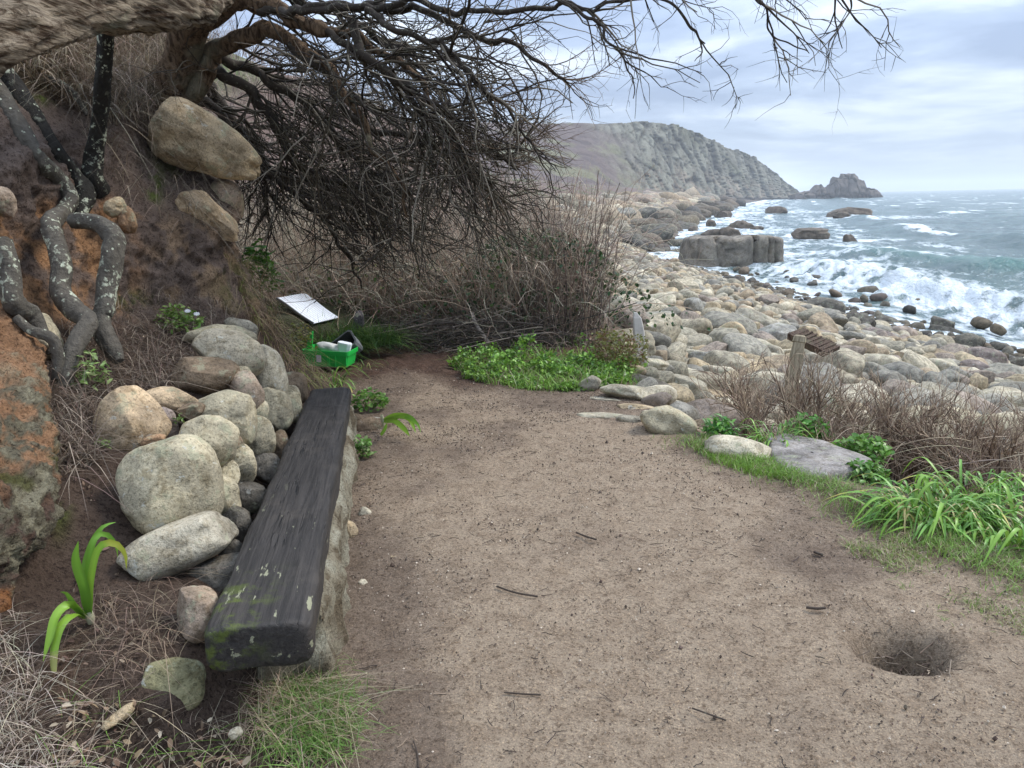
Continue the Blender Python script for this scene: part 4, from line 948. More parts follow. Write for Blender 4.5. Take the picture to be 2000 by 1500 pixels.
# ------------------------------------------------------------------ beach
print('beach')
def wp_rock(name, x, y, z, a, b, c, yaw, col, seed, lab=None, cat='boulder', group=None, sub=4, lump=0.18, box=2.5, rough=0.02, facets=2, tilt=(0, 0), mat=None):
    Q, F = stone_shape(sub, seed, lump, box, rough, facets)
    ext = (Q.max(0) - Q.min(0)) / 2; Q = (Q - (Q.max(0) + Q.min(0)) / 2) / ext * (a, b, c)
    o = link(name, MB().add(Q, F).mesh(name, mat or m_granite))
    o.rotation_euler = (tilt[0], tilt[1], yaw); o.location = (x, y, z)
    o.color = (*(stone_cols[col] if isinstance(col, str) else col), 1)
    return tag(o, lab, cat if lab else None, group)
HERO = [ # px py(centre) hw hh col seed facets label   (depth found from the beach under the stone's foot)
 (1427, 665, 31, 33, 0, 'tan', 101, 'tan upright egg shaped boulder left of the leaning post'),
 (1513, 656, 40, 24, 0, 'blue', 102, 'big dark grey flat topped boulder with white lichen dots behind the post'),
 (1491, 694, 38, 21, 4, 'grey', 103, 'grey rounded boulder in front of the dark one with lichen dots'),
 (1587, 684, 20, 22, 0, 'dark', 104, 'dark boulder under the driftwood plank'),
 (1293, 626, 27, 16, 4, 'mossy', 105, 'flat mossy yellow boulder near the small white stump'),
 (1343, 647, 27, 13, 0, 'brown', 106, 'brownish oval boulder left of the tan egg shaped one'),
 (1363, 667, 18, 13, 0, 'brown', 107, 'small rounded brown boulder touching the tan egg shaped one'),
 (1307, 667, 21, 12, 0, 'violet', 108, 'pinkish grey cobble between thicket and tan boulder'),
 (1325, 690, 56, 12, 2, 'pale', 109, 'long low pale boulder in front of the pinkish grey cobble'),
 (1370, 703, 28, 15, -5, 'blue', 110, 'angular blue grey boulder in front of the long low one'),
 (1425, 705, 31, 16, 8, 'tan', 111, 'buff low boulder in front of the tan egg shaped one'),
 (1398, 729, 38, 15, -8, 'pale', 112, 'flat oval boulder left of the biggest pale slab'),
 (1475, 722, 45, 18, -6, 'tan', 113, 'long brownish boulder behind the biggest pale slab'),
 (1520, 711, 26, 18, -10, 'pale', 114, 'pale round boulder left of the post'),
 (1335, 733, 50, 15, -12, 'pale', 115, 'long pale boulder lying across the rocky ramp'),
 (1340, 757, 40, 20, -14, 'pale', 116, 'broad pale stone in the ramp with grass in front'),
 (1408, 748, 27, 15, -5, 'grey', 117, 'grey stone wedged against the biggest pale slab'),
 (1480, 757, 76, 29, 3, 'pale', 118, 'biggest pale flat slab at the foot of the post'),
 (1270, 753, 50, 15, -22, 'dark', 119, 'dark damp tilted slab at the head of the ramp'),
 (1152, 751, 22, 16, 5, 'grey', 120, 'grey rounded stone beside the green leaves at the path end'),
 (1225, 768, 52, 15, -6, 'pale', 121, 'low pale slab bedded at the path end'),
 (1290, 593, 30, 19, 5, 'pale', 122, 'pale angular boulder beyond the white stump'),
 (1355, 602, 21, 19, 0, 'blue', 123, 'bluish pointed boulder beyond the white stump'),
 (1218, 590, 36, 13, -16, 'grey', 124, 'smooth grey slab at the edge of the thicket'),
 (1480, 630, 46, 19, -16, 'grey', 125, 'long grey green boulder behind the dark flat topped one'),
 (1577, 662, 22, 23, 0, 'tan', 126, 'tan upright boulder behind the driftwood plank'),
 (1612, 601, 36, 18, -8, 'dark', 127, 'big dark wet boulder at the edge of the surf'),
 (1680, 630, 27, 16, -14, 'dark', 128, 'dark violet pointed boulder in the swash'),
 (1735, 630, 24, 11, -18, 'dark', 129, 'dark wedge shaped boulder in the swash'),
 (1840, 636, 22, 13, -14, 'dark', 130, 'black wet boulder alone in the foam'),
 (1852, 648, 34, 8, -12, 'dark', 131, 'low black wet rock beside the boulder in the foam'),
 (1925, 704, 37, 23, -4, 'violet', 132, 'violet flat topped boulder near the right edge'),
 (1908, 722, 33, 17, -4, 'violet', 133, 'rounded violet boulder in front of the flat topped one'),
 (1720, 655, 34, 11, -18, 'violet', 134, 'low violet boulder just above the swash'),
 (1640, 693, 36, 18, -8, 'pale', 135, 'pale boulder right of the driftwood plank'),
 (1612, 712, 52, 22, -4, 'grey', 136, 'broad grey boulder behind the hedge below the plank'),
 (1700, 715, 50, 22, 4, 'pale', 137, 'wide pale boulder showing above the bare hedge'),
 (1830, 722, 36, 20, -4, 'pale', 138, 'rounded pale boulder above the right half of the hedge'),
 (1776, 706, 34, 16, 0, 'tan', 139, 'yellowish boulder above the middle of the hedge'),
 (1985, 712, 18, 14, 0, 'dark', 140, 'dark grey boulder at the right picture edge'),
 (1250, 640, 30, 12, -4, 'pale', 141, 'pale low boulder just right of the white stump'),
 (1260, 712, 44, 12, -3, 'pale', 142, 'pale flat stone at the corner of the green plants'),
 (1500, 780, 45, 15, -3, 'grey', 143, 'grey flat stone under the foot of the post'),
]
occ = []
for i, (px, py, hw, hh, rot, c, sd_, lab) in enumerate(HERO):
    foot = land_hit(px, py + hh * 0.72); d_ = np.linalg.norm(foot - EYE); w = hw / FOC * foot[1] * 1.02
    Yc = foot[1] + w * 0.35
    rock('beach_boulder', px, py, Yc, hw * 1.05, hh * 1.12, rot, 1.0 if hw < 1.7 * hh else 0.85, c, sd_, 0.17, 2.6, 0.02, 3, 4, lab=lab, cat='boulder', group='boulders of the beach')
    cc = A(px, py, Yc); occ.append((cc[0], cc[1], w * 0.9))
# embedded ramp and path side stones
RAMP = [(1305, 828, 44, 27, -24, 'mossy', 151, 'rounded grey green boulder bedded at the right edge of the path'),
 (1352, 860, 27, 10, -6, 'dark', 152, 'small dark flat stone at the path edge before the rounded boulder'),
 (1443, 878, 52, 20, -8, 'pale', 153, 'pale domed stone behind the strip of fine grass'),
 (1175, 806, 46, 9, -4, 'pale', 154, 'flat pale stone flush with the far end of the path'),
 (1240, 815, 30, 11, -5, 'grey', 155, 'flat grey stone flush with the path left of the rounded boulder'),
 (1245, 790, 34, 9, -6, 'tan', 156, 'worn tan stone set in the ramp from the path'),
 (1300, 782, 34, 12, -8, 'pale', 157, 'pale stone tread half way down the ramp'),
 (1365, 800, 36, 13, -6, 'pale', 158, 'pale rounded stone in the ramp right of the tread'),
 (1400, 828, 34, 12, -12, 'grey', 159, 'grey worn stone at the top of the ramp'),
 (1290, 805, 30, 10, -10, 'pale', 160, 'small pale flat stone behind the rounded bedded boulder'),
 (1430, 795, 40, 14, -6, 'pale', 161, 'pale flat boulder left of the leafy plants'),
 (1380, 775, 34, 13, -6, 'tan', 162, 'tan stone in the ramp near the biggest slab'),
 (1190, 775, 32, 8, -3, 'grey', 163, 'flat stone beside the grey rounded one at the path end'),
 (1800, 868, 62, 66, 30, 'mossy', 164, 'large pale triangular boulder under the bare hedge'),
 (1705, 862, 72, 32, 8, 'mossy', 165, 'long shaded boulder under the hedge left of the triangular one'),
 (1925, 950, 92, 22, -16, 'grey', 166, 'long grey boulder behind the strap leaved clumps'),
 (1900, 900, 60, 34, -10, 'brown', 167, 'shaded brown boulder under the right part of the hedge'),
 (1960, 850, 50, 40, -10, 'mossy', 168, 'pale boulder inside the hedge near the right edge'),
 (1640, 845, 38, 22, 0, 'grey', 169, 'grey stone in the shadow at the left end of the hedge'),
 (1690, 812, 30, 20, 0, 'violet', 170, 'dark violet stone seen through the hedge'),
 (1885, 1005, 70, 16, -16, 'tan', 171, 'pale flat stone between the two big strap leaved clumps'),
 (1870, 830, 50, 30, -10, 'mossy', 172, 'round boulder seen through the middle of the hedge'),
 (1780, 800, 50, 26, -5, 'pale', 173, 'pale boulder seen through the top of the hedge'),
 (1960, 790, 50, 26, -5, 'pale', 174, 'pale boulder behind the hedge at the right')]
for (px, py, hw, hh, rot, c, sd_, lab) in RAMP:
    if px < 1450: hw *= 1.22; hh *= 1.1
    foot = land_hit(px, py + hh * 0.6); w = hw / FOC * foot[1]
    if hh <= 13.5 and px < 1420: py += 4
    rock('edge_stone', px, py, foot[1] + w * 0.3, hw * 1.05, hh * 1.15, rot, 0.9, c, sd_, 0.16, 2.7, 0.025, 2, 4, lab=lab, cat='stone', group='stones along the seaward edge of the path')
    if hh <= 13.5 and px < 1420: bpy.context.scene.collection.objects[-1].location.z -= 0.025
    cc = A(px, py, foot[1] + w * 0.3); occ.append((cc[0], cc[1], w * 0.85))
# flat slab
def slab():
    pts = [(1500, 868), (1530, 862), (1575, 868), (1640, 888), (1700, 912), (1665, 930), (1600, 944), (1550, 938), (1515, 915)]
    g = np.array([G(a, b, -0.03) for a, b in pts]); c = g.mean(0); top = 0.055
    ring = []
    n = 72; q = spline(np.concatenate([g, g[:1]]), n + 1)[:-1]
    L = []
    for s, z in [(1.04, -0.12), (1.04, 0.0), (1.03, 0.03), (1.0, 0.05), (0.95, 0.058), (0.75, 0.06), (0.5, 0.062), (0.25, 0.06), (0.03, 0.06)]:
        r_ = c + (q - c) * s; r_[:, 2] = q[:, 2] * 0.5 + c[2] * 0.5 + z; L.append(r_)
    V = np.array(L); V = V + np.stack([0 * V[..., 0]] * 2 + [fbm(V * 5, 3) * 0.010], -1)
    i, j = np.meshgrid(np.arange(len(L) - 1), np.arange(n), indexing='ij')
    F = np.stack([i * n + j, i * n + (j + 1) % n, (i + 1) * n + (j + 1) % n, (i + 1) * n + j], -1).reshape(-1, 4)
    o = MB().add(V - c, F).build('flat_slab', m_granite); o.location = c; o.color = (0.26, 0.245, 0.24, 1)
    tag(o, 'flat grey stone slab lying at the path edge between grass and leafy plants', 'slab')
slab()

# packed boulders over the whole beach: the 230 largest seen singly, the rest one mass
def scatter(y0, y1, sizes, tries, maxn, density_x=None):
    res = []
    return res
cell = {}
placed = []
def try_place(x, y, r, k=0.73):
    g = int(math.floor(x / 1.2)), int(math.floor(y / 1.2))
    for a in (-1, 0, 1):
        for b in (-1, 0, 1):
            for (X, Y_, R_) in cell.get((g[0] + a, g[1] + b), ()):
                if (X - x) ** 2 + (Y_ - y) ** 2 < (k * (R_ + r)) ** 2: return False
    cell.setdefault(g, []).append((x, y, r)); return True
for (x, y, r) in occ: cell.setdefault((int(math.floor(x / 1.2)), int(math.floor(y / 1.2))), []).append((x, y, r))
R = np.random.default_rng(77)
for (r0, r1_, tries, ymax) in [(0.26, 0.44, 500, 14), (0.27, 0.44, 420, 75), (0.18, 0.27, 6500, 75), (0.12, 0.18, 26000, 62), (0.07, 0.12, 22000, 22)]:
    yy = 5.0 + (ymax - 5.0) * R.random(tries) ** 1.5
    b = xb(yy); s = xs(yy)
    xx = b + 0.12 + (s - b + 1.2) * R.random(tries)
    rr_ = r0 + (r1_ - r0) * R.random(tries) ** 1.6
    for x, y, r in zip(xx, yy, rr_):
        if y < 8.2 and x < xb(y) + 0.5 and r > 0.2: continue
        if y < 5.6 and x < xb(y) + 1.1: continue
        if x > xs(y) - 0.6 and R.random() < 0.62: continue
        if try_place(x, y, r): placed.append((x, y, r))
for _ in range(75):
    y = R.uniform(20, 52); x = xs(y) + 0.4 + 5.0 * R.random() ** 1.4; r = 0.14 + 0.36 * R.random() ** 2
    if try_place(x, y, r, 1.2): placed.append((x, y, r))
# far beach, coarser
for (r0, r1_, tries, ya, yb_) in [(0.45, 0.9, 3400, 70, 320), (0.9, 1.9, 420, 80, 330)]:
    yy = ya + (yb_ - ya) * R.random(tries); b = xb(yy); s = xs(yy)
    xx = b - 2 + (s - b + 5) * R.random(tries); rr_ = r0 + (r1_ - r0) * R.random(tries) ** 2
    sc_ = 1 + 0.004 * yy
    placed += [(x, y, r * q_) for x, y, r, q_ in zip(xx, yy, rr_, sc_)]
PL = np.array(placed); print('stones', len(PL), 'by zone', (PL[:,1]<22).sum())
zb_ = H(PL[:, 0], PL[:, 1], False)
pxs_, pys_, dep_ = to_px(np.stack([PL[:, 0], PL[:, 1], zb_ + PL[:, 2] * 0.3], 1))
vis = (pxs_ > 1195) & (pxs_ < 2010) & (pys_ > 380) & (pys_ < 780)
sz = np.where(vis, PL[:, 2] / dep_, 0)
order = np.argsort(-sz); NIND = 225
ind = set(order[:NIND].tolist())
shapes = [stone_shape(3, 300 + k, 0.22, 2.5, 0.02, k % 6) for k in range(14)]
shapes_n = []
for Q, F in shapes:
    ext = (Q.max(0) - Q.min(0)) / 2; shapes_n.append((Q / ext, F))
lod2 = []; lod1 = []
for k in range(10):
    for L, sub in ((lod2, 2), (lod1, 1)):
        Q, F = stone_shape(sub, 300 + k, 0.22, 2.5, 0.0, k % 6); ext = (Q.max(0) - Q.min(0)) / 2; L.append((Q / ext, F))
pal = np.array([(0.45, 0.405, 0.315), (0.40, 0.355, 0.27), (0.36, 0.335, 0.27), (0.41, 0.34, 0.235), (0.31, 0.295, 0.255), (0.48, 0.44, 0.35), (0.36, 0.29, 0.21), (0.26, 0.25, 0.225), (0.31, 0.26, 0.225)])
pnames = ['pale beige', 'sandy grey', 'grey', 'tan', 'blue grey', 'whitish', 'brown', 'dark grey', 'dull violet']
def rotm(yaw, tx, ty):
    cz, sz_ = np.cos(yaw), np.sin(yaw); cx_, sx = np.cos(tx), np.sin(tx); cy_, sy = np.cos(ty), np.sin(ty)
    Rz = np.array([[cz, -sz_, 0], [sz_, cz, 0], [0, 0, 1]]); Rx = np.array([[1, 0, 0], [0, cx_, -sx], [0, sx, cx_]]); Ry = np.array([[cy_, 0, sy], [0, 1, 0], [-sy, 0, cy_]])
    return Rz @ Ry @ Rx
marks = [('the leaning post', A(1550, 740, 7.6)), ('the driftwood plank', A(1590, 668, 11.3)), ('the white stump', A(1210, 640, 9.8)), ('the big block in the sea', A(1340, 520, 53)), ('the surf at the right edge', land_hit(1960, 690))]
_short = {101: 'the tan egg shaped boulder', 102: 'the dark boulder with lichen dots', 105: 'the flat yellow boulder', 108: 'the pinkish grey cobble', 113: 'the long brownish boulder', 114: 'the pale round boulder', 116: 'the broad ramp stone', 118: 'the biggest pale slab', 122: 'the pale angular boulder', 123: 'the bluish pointed boulder', 124: 'the smooth grey slab', 125: 'the long grey green boulder', 127: 'the dark boulder at the surf', 128: 'the dark pointed boulder', 129: 'the dark wedge boulder', 130: 'the black boulder in the foam', 132: 'the violet flat topped boulder', 134: 'the low violet boulder', 135: 'the pale boulder by the plank', 137: 'the wide boulder above the hedge', 138: 'the rounded boulder above the hedge', 139: 'the yellowish boulder above the hedge', 140: 'the dark boulder at the right edge'}
marks += [(n__, G(a__, b__, SEA)) for n__, a__, b__ in (('the rounded rock behind the block', 1452, 449), ('the tip of the far spit', 1415, 424), ('the far reddish rock bank', 1300, 424), ('the wide far reddish rock', 1345, 418), ('the small channel rock', 1390, 442), ('the channel mouth rock', 1355, 452), ('the far end of the beach', 1250, 402), ('the headland slope foot', 1200, 408), ('the channel head', 1310, 462))]
marks += [(_short[h[6]], np.array([o_[0], o_[1], 0])) for h, o_ in zip(HERO, occ) if h[6] in _short]
cluster = pn(P3(PL[:, 0] * 0.25, PL[:, 1] * 0.25, 8))
meshes = {}
V2 = MB()
labels_used = {}
for n_, (x, y, r) in enumerate(placed):
    ci = int(np.clip(R.integers(0, 9) , 0, 8)); yaw = R.uniform(0, 6.28); tx, ty = R.normal(0, 0.30, 2)
    el = R.uniform(0.85, 1.35); wd = R.uniform(0.72, 0.95); ht = R.uniform(0.5, 0.85) * (1 if r < 0.5 else 0.9)
    wet = ss(1.8, 0.2, (xs(y) - x) * (1 if y < 70 else 0.35) + 0.8 * cluster[n_])
    c = pal[ci] * R.uniform(0.85, 1.15); 
    if y > 75: c = c * (1 - 0.5) + np.array((0.27, 0.2, 0.15)) * 0.5 if cluster[n_] > 0 else c
    c = c * (1 - 0.62 * wet) + np.array((0.0, 0, 0.004)) * wet
    z = zb_[n_] + r * R.uniform(0.0, 0.5)
    if x > xs(y) + 0.3 and y < 60: z = max(z, SEA + 0.12 + 0.1 * r)
    if n_ in ind:
        k = n_ % 14
        if k not in meshes: meshes[k] = MB().add(*shapes_n[k]).mesh('beach_boulder', m_granite)
        o = link('beach_boulder', meshes[k]); o.location = (x, y, z); o.rotation_euler = (tx, ty, yaw); o.scale = (r * el, r * wd, r * ht); o.color = (*c, 1)
        dist = [np.linalg.norm(np.array((x, y)) - mk[1][:2]) for mk in marks]; j = int(np.argmin(dist)); mk = marks[j]
        side = 'seaward of' if x - mk[1][0] > 0.6 * abs(y - mk[1][1]) else ('landward of' if mk[1][0] - x > 0.6 * abs(y - mk[1][1]) else ('beyond' if y > mk[1][1] else 'in front of'))
        far = 'right' if dist[j] < 1.0 else ('just' if dist[j] < 1.8 else ('a little way' if dist[j] < 3 else ('some way' if dist[j] < 6 else 'far')))
        size = 'large' if r > 0.34 else ('fair sized' if r > 0.26 else ('medium' if r > 0.2 else 'small'))
        shp = 'long' if el / wd > 1.5 else ('flat' if ht < 0.6 else 'rounded')
        ph = '%s %s %s %s %s %s %s' % (size, 'wet dark' if wet > 0.5 else pnames[ci], shp, 'boulder' if r > 0.2 else 'cobble', far, side, mk[0])
        if len(ph.split()) > 16: ph = ph.replace('fair sized', 'mid sized').replace('sandy grey', 'grey').replace('pale beige', 'beige').replace('wet dark', 'wet'); ph = ph if len(ph.split()) <= 16 else ph.replace('a little way', 'near,')
        if len(ph.split()) > 16: ph = ' '.join(w for w in ph.split() if w not in ('medium', 'small', 'mid', 'sized'))
        dup_ = labels_used.get(ph, 0); labels_used[ph] = dup_ + 1
        if dup_: ph += [', tilted one', ', smoother one', ', lower one', ', upright one', ', outer one'][min(dup_ - 1, 4)] if False else ''
        tag(o, ph, 'boulder', 'boulders of the beach')
    else:
        Q, F = (lod2 if (y < 22 and r > 0.11) else lod1)[n_ % 10]
        Vq = (Q * (r * el, r * wd, r * ht)) @ rotm(yaw, tx, ty).T + (x, y, z)
        V2.add(Vq, F, c)
# cobbles of the boulder mass are past counting
tag(V2.build('beach_boulders', m_granite_far), 'mass of rounded boulders and cobbles filling the beach beyond', kind='stuff')

# ---- sea rocks
def block_rock(px, pyfoot, w_px, h_px, Yd, name, lab, cracks, col, seed, depth=0.7, slope=0.0):
    c = G(px, pyfoot, SEA); s = c[1] / FOC; W = w_px * s / 2; Hh = h_px * s; D = W * depth
    nu, nv = 240, 30
    # superellipse footprint extruded, top rounded
    a = np.linspace(0, 2 * math.pi, nu, endpoint=False); su = 5
    fx = np.sign(np.cos(a)) * np.abs(np.cos(a)) ** (2 / su); fy = np.sign(np.sin(a)) * np.abs(np.sin(a)) ** (2 / su)
    prof = [(1.0, -0.4), (1.02, -0.1)] + [(1.0 - 0.03 * t, t) for t in np.linspace(0, 0.86, 14)] + [(0.955, 0.93), (0.92, 0.98), (0.85, 1.0)] + [(q_, 1.0) for q_ in (0.7, 0.5, 0.3, 0.1, 0.01)]
    V = np.array([np.stack([W * fx * q_, D * fy * q_, np.full(nu, Hh * z) * (1 + slope * fx * 0.5)], 1) for q_, z in prof])
    dirn = V.copy(); dirn[..., 0] = np.sign(fx) * np.abs(fx) ** 4; dirn[..., 1] = np.sign(fy) * np.abs(fy) ** 4; dirn[..., 2] = 0; dirn /= np.linalg.norm(dirn, axis=-1, keepdims=True) + 1e-6
    d = fbm(V * (0.9 / max(W, 0.5)) + seed, 4) * W * 0.13 + fbm(V * (4 / W) + seed, 3) * W * 0.02
    for cx_, dp, ln in cracks:
        xx_ = V[..., 0] / W + ln * (V[..., 2] / Hh - 0.5)
        d = d - dp * W * np.exp(-((xx_ - cx_) / 0.028) ** 2)
        V[..., 2] -= (dp * 0.8 * W * np.exp(-((xx_ - cx_) / 0.03) ** 2)) * (V[..., 2] > 0.9 * Hh)
    V = V + dirn * d[..., None]
    V[..., 2] += (V[..., 2] > 0.3 * Hh) * fbm(V * (1.2 / W) + 7, 3) * Hh * 0.10
    nvv = len(prof)
    i, j = np.meshgrid(np.arange(nvv - 1), np.arange(nu), indexing='ij')
    F = np.stack([i * nu + j, i * nu + (j + 1) % nu, (i + 1) * nu + (j + 1) % nu, (i + 1) * nu + j], -1).reshape(-1, 4)
    o = MB().add(V.reshape(-1, 3), F).build(name, m_searock); o.location = (c[0], c[1] + D * 0.7, SEA); o.color = (*col, 1)
    return tag(o, lab, 'rock', 'rocks standing in the sea')
m_searock = granite('sea_rock', 'object', 0.25, 0.15)
bw = block_rock(1435, 519, 190, 54, 55, 'sea_rock', 'big square grey block of granite standing in the surf', [(-0.80, 0.05, 0), (-0.40, 0.10, 0.06), (-0.2, 0.12, 0.42), (0.02, 0.05, 0.03), (0.36, 0.14, 0.02), (0.66, 0.09, 0), (0.78, 0.10, 0.02)], (0.215, 0.195, 0.17), 3, 0.62)
SR = [(1520, 418, 40, 13, 'low brown rock in the foam beyond the big block'), (1672, 424, 84, 17, 'group like wide rock with a dark hump far out near the horizon'), (1648, 426, 34, 10, 'low dark rock joined to the left of the wide far rock'),
      (1590, 462, 66, 14, 'low flat brown rock right of the big block'), (1665, 478, 30, 18, 'pointed half drowned rock in the breaker'), (1452, 449, 46, 16, 'rounded grey rock behind the big block'),
      (1480, 452, 30, 9, 'small low rock right of the rounded one behind the block'), (1432, 466, 46, 20, 'grey rock directly behind the right half of the block'), (1392, 466, 44, 16, 'brownish rock directly behind the left half of the block'),
      (1390, 442, 20, 12, 'small pointed rock in the channel left of the block'), (1355, 452, 18, 9, 'small round rock at the mouth of the channel'), (1362, 510, 10, 12, 'little stone left of the foot of the block'),
      (1415, 424, 32, 10, 'rock at the tip of the far boulder spit'), (1380, 418, 44, 14, 'reddish rock on the far boulder spit'), (1345, 418, 60, 18, 'wide reddish rock at the end of the far beach'), (1300, 424, 50, 16, 'reddish rock bank half way along the far beach'), (1725, 486, 10, 5, 'tiny rock awash behind the green wave')]
for i, (px, py, w, h, lab) in enumerate(SR):
    c = G(px, py, SEA); s = c[1] / FOC
    o = wp_rock('sea_rock', c[0], c[1] + w * s * 0.3, SEA + h * s * 0.18, w * s / 2 * 1.05, w * s / 2 * 0.7, h * s * 0.95, R.uniform(-0.3, 0.3), (0.15, 0.125, 0.105) if 'red' not in lab else (0.25, 0.185, 0.14), 400 + i, lab, 'rock', 'rocks standing in the sea', 4, 0.3, 3.2, 0.05, 3, mat=m_searock)
# sea stack beyond the headland: several joined crags, one rock
def stack():
    c0 = G(1640, 387, SEA); Yb = 640.0; c0 = A(1640, 386, Yb); c0[2] = SEA; s = Yb / FOC
    nu, nv = 190, 46
    u = np.linspace(0, 1, nu)
    pxu = 1545 + 170 * u
    top = np.interp(pxu, [1545, 1556, 1570, 1582, 1590, 1600, 1606, 1612, 1618, 1622, 1626, 1634, 1638, 1650, 1658, 1664, 1668, 1678, 1681, 1690, 1700, 1707, 1711, 1715], [386, 379, 375, 374, 364, 364, 370, 366, 362, 350, 349, 350, 345, 343, 344, 350, 353, 355, 368, 373, 372, 376, 384, 388])
    V = []
    for j in range(nv):
        t = j / (nv - 1)
        # front face up to the top then down the back
        f = min(t / 0.6, 1.0); bk_ = max((t - 0.6) / 0.4, 0)
        zt = (389 - top) * s
        z = -3 + (zt + 3) * (math.sin(f * math.pi / 2) ** 0.8) * (1 - 0.9 * bk_)
        y = -14 + 14 * f ** 1.6 + 22 * bk_
        V.append(np.stack([(pxu - 1640) * s, np.full(nu, y), z], 1))
    V = np.array(V)
    d1_, d2_, c_ = worley(V * (0.16, 0.08, 0.07)); sh = V.shape[:2]
    d = (c_.reshape(sh) % 11) / 11 * 4 - 3 * ss(0.15, 0, (d2_ - d1_).reshape(sh)) + fbm(V * 0.3, 3) * 1.2
    V[..., 1] -= d; V[..., 2] += fbm(V * 0.2 + 4, 3) * 1.0 * (V[..., 2] > 2)
    C = np.broadcast_to(np.array((0.13, 0.11, 0.095)), V.shape).copy(); C = blend(C, np.array((0.055, 0.045, 0.04)), ss(4, 1, V[..., 2])); C = C * (1 - 0.4 * ss(0.14, 0, (d2_ - d1_).reshape(sh)))[..., None]
    mb = MB(); mb.add(V, grid_faces(*sh)[:, ::-1], C.reshape(-1, 3)); o = mb.build('sea_stack', m_cliff); o.location = c0
    tag(o, 'jagged dark sea stack off the tip of the headland', 'rock', None)
stack()

# ------------------------------------------------------------------ post, plank, stump
def wood_mat(name, a, b):
    M = NM(name); v = M.scale_vec(M.obj(False), (1.0, 1.0, 0.08)); g = M.noise(v, 55, 5, 0.6); g2 = M.noise(M.obj(False), 9, 3)
    c = M.mix(M.step(g, 0.35, 0.65), a, b); c = M.mix(M.math('MULTIPLY', M.step(g2, 0.5, 0.7), 0.4), c, (0.12, 0.12, 0.07))
    return M.fin(c, 0.85, M.bump(g, 0.6, 0.006), 0.2)
m_post = wood_mat('post_wood', (0.16, 0.13, 0.085), (0.32, 0.265, 0.175))
m_plank = wood_mat('plank_wood', (0.035, 0.022, 0.016), (0.12, 0.08, 0.055))
def ringstack(name, rings, mat, parent=None, M=None, smooth=False):
    """rings: list of (k,3) loops, closed at both ends"""
    V = np.array(rings, float); n, k = V.shape[:2]
    i, j = np.meshgrid(np.arange(n - 1), np.arange(k), indexing='ij')
    F = np.stack([i * k + j, i * k + (j + 1) % k, (i + 1) * k + (j + 1) % k, (i + 1) * k + j], -1).reshape(-1, 4)
    mb_ = MB(); mb_.add(V.reshape(-1, 3), F); mb_.add(V[0], np.arange(k)[None, ::-1]); mb_.add(V[-1], np.arange(k)[None])
    return link(name, mb_.mesh(name, mat, smooth), parent, M)
def sq(w, d, ch=0.12):
    w /= 2; d /= 2; c = min(w, d) * ch * 2
    return np.array([(w - c, -d), (w, -d + c), (w, d - c), (w - c, d), (-w + c, d), (-w, d - c), (-w, -d + c), (-w + c, -d)])
pt = A(1563, 655, 7.6); pb = A(1543, 768, 7.45); ax = pt - pb; ln = np.linalg.norm(ax); 
qz = Vector(ax).to_track_quat('Z', 'Y'); 
rg = []
for t in np.concatenate([[0], np.linspace(0.02, 0.90, 12), [0.905, 0.93, 0.935, 0.985, 1.0]]):
    s_ = 1.0 if t < 0.9 or t > 0.932 else 0.86
    if t > 0.98: s_ = 0.9 if t < 0.99 else 0.6
    r2 = sq(0.13 * s_, 0.10 * s_, 0.1); z = -0.5 + (ln + 0.5) * t
    rg.append(np.stack([r2[:, 0] + 0.004 * pn(P3(r2[:, 0] * 9, z * 3)), r2[:, 1] + 0.004 * pn(P3(r2[:, 1] * 9, z * 3, 5)), np.full(8, z)], 1))
o = ringstack('wooden_post', rg, m_post); o.location = pb; o.rotation_euler = (qz @ Matrix.Rotation(math.radians(20), 3, 'Z').to_quaternion()).to_euler()
tag(o, 'weathered square wooden post leaning right at the top of the beach', 'post')
p0 = A(1553, 651, 11.0); p1 = A(1626, 687, 10.4); ax = p1 - p0; ln = np.linalg.norm(ax)
X = ax / ln; Zp = np.cross(X, (0.25, 1, 0.35)); Zp /= np.linalg.norm(Zp); Zp = -Zp if Zp[2] < 0 else Zp; Yp = np.cross(Zp, X)
plank = empty('driftwood_plank', (p0 + p1) / 2, label='dark driftwood board with crossbars lying tilted on the boulders beside the post', cat='driftwood')
Mp = Matrix(((X[0], Yp[0], Zp[0], p0[0]), (X[1], Yp[1], Zp[1], p0[1]), (X[2], Yp[2], Zp[2], p0[2]), (0, 0, 0, 1)))
def lbox(x0, x1, y0, y1, z0, z1, mat, name, par, M=None, jit=0.004, nx=8):
    r_ = []
    for x in np.linspace(x0, x1, nx):
        q_ = np.array([(y0, z0), (y1, z0), (y1, z1), (y0, z1)]) + R.normal(0, jit, (4, 2)); r_.append(np.stack([np.full(4, x), q_[:, 0], q_[:, 1]], 1))
    V = np.array(r_)
    if M is not None: V = V @ np.array(M.to_3x3()).T + np.array(M.translation)
    return ringstack(name, V, mat, par)
lbox(0, ln, -0.13, 0.13, 0.0, 0.045, m_plank, 'board', plank, Mp, 0.008, 14)
for k in range(7):
    lbox(ln * (0.12 + k * 0.125), ln * (0.12 + k * 0.125) + 0.03, -0.14, 0.14, 0.046, 0.058, m_plank, 'batten', plank, Mp, 0.003, 3)
lbox(0.02, ln, -0.165, -0.135, -0.03, 0.07, m_plank, 'side_rail', plank, Mp, 0.004, 10)
o = ringstack('white_stump', [np.concatenate([sq(w, w * 0.7) + (dx, 0), np.full((8, 1), z)], 1) for z, w, dx in [(-0.3, .12, 0.06), (0, .12, .03), (0.2, .11, .01), (0.34, .085, -.01), (0.40, .03, -.03)]], flat('stump_white', (0.52, 0.48, 0.42), 0.8, 0.2, 0.5, 12))
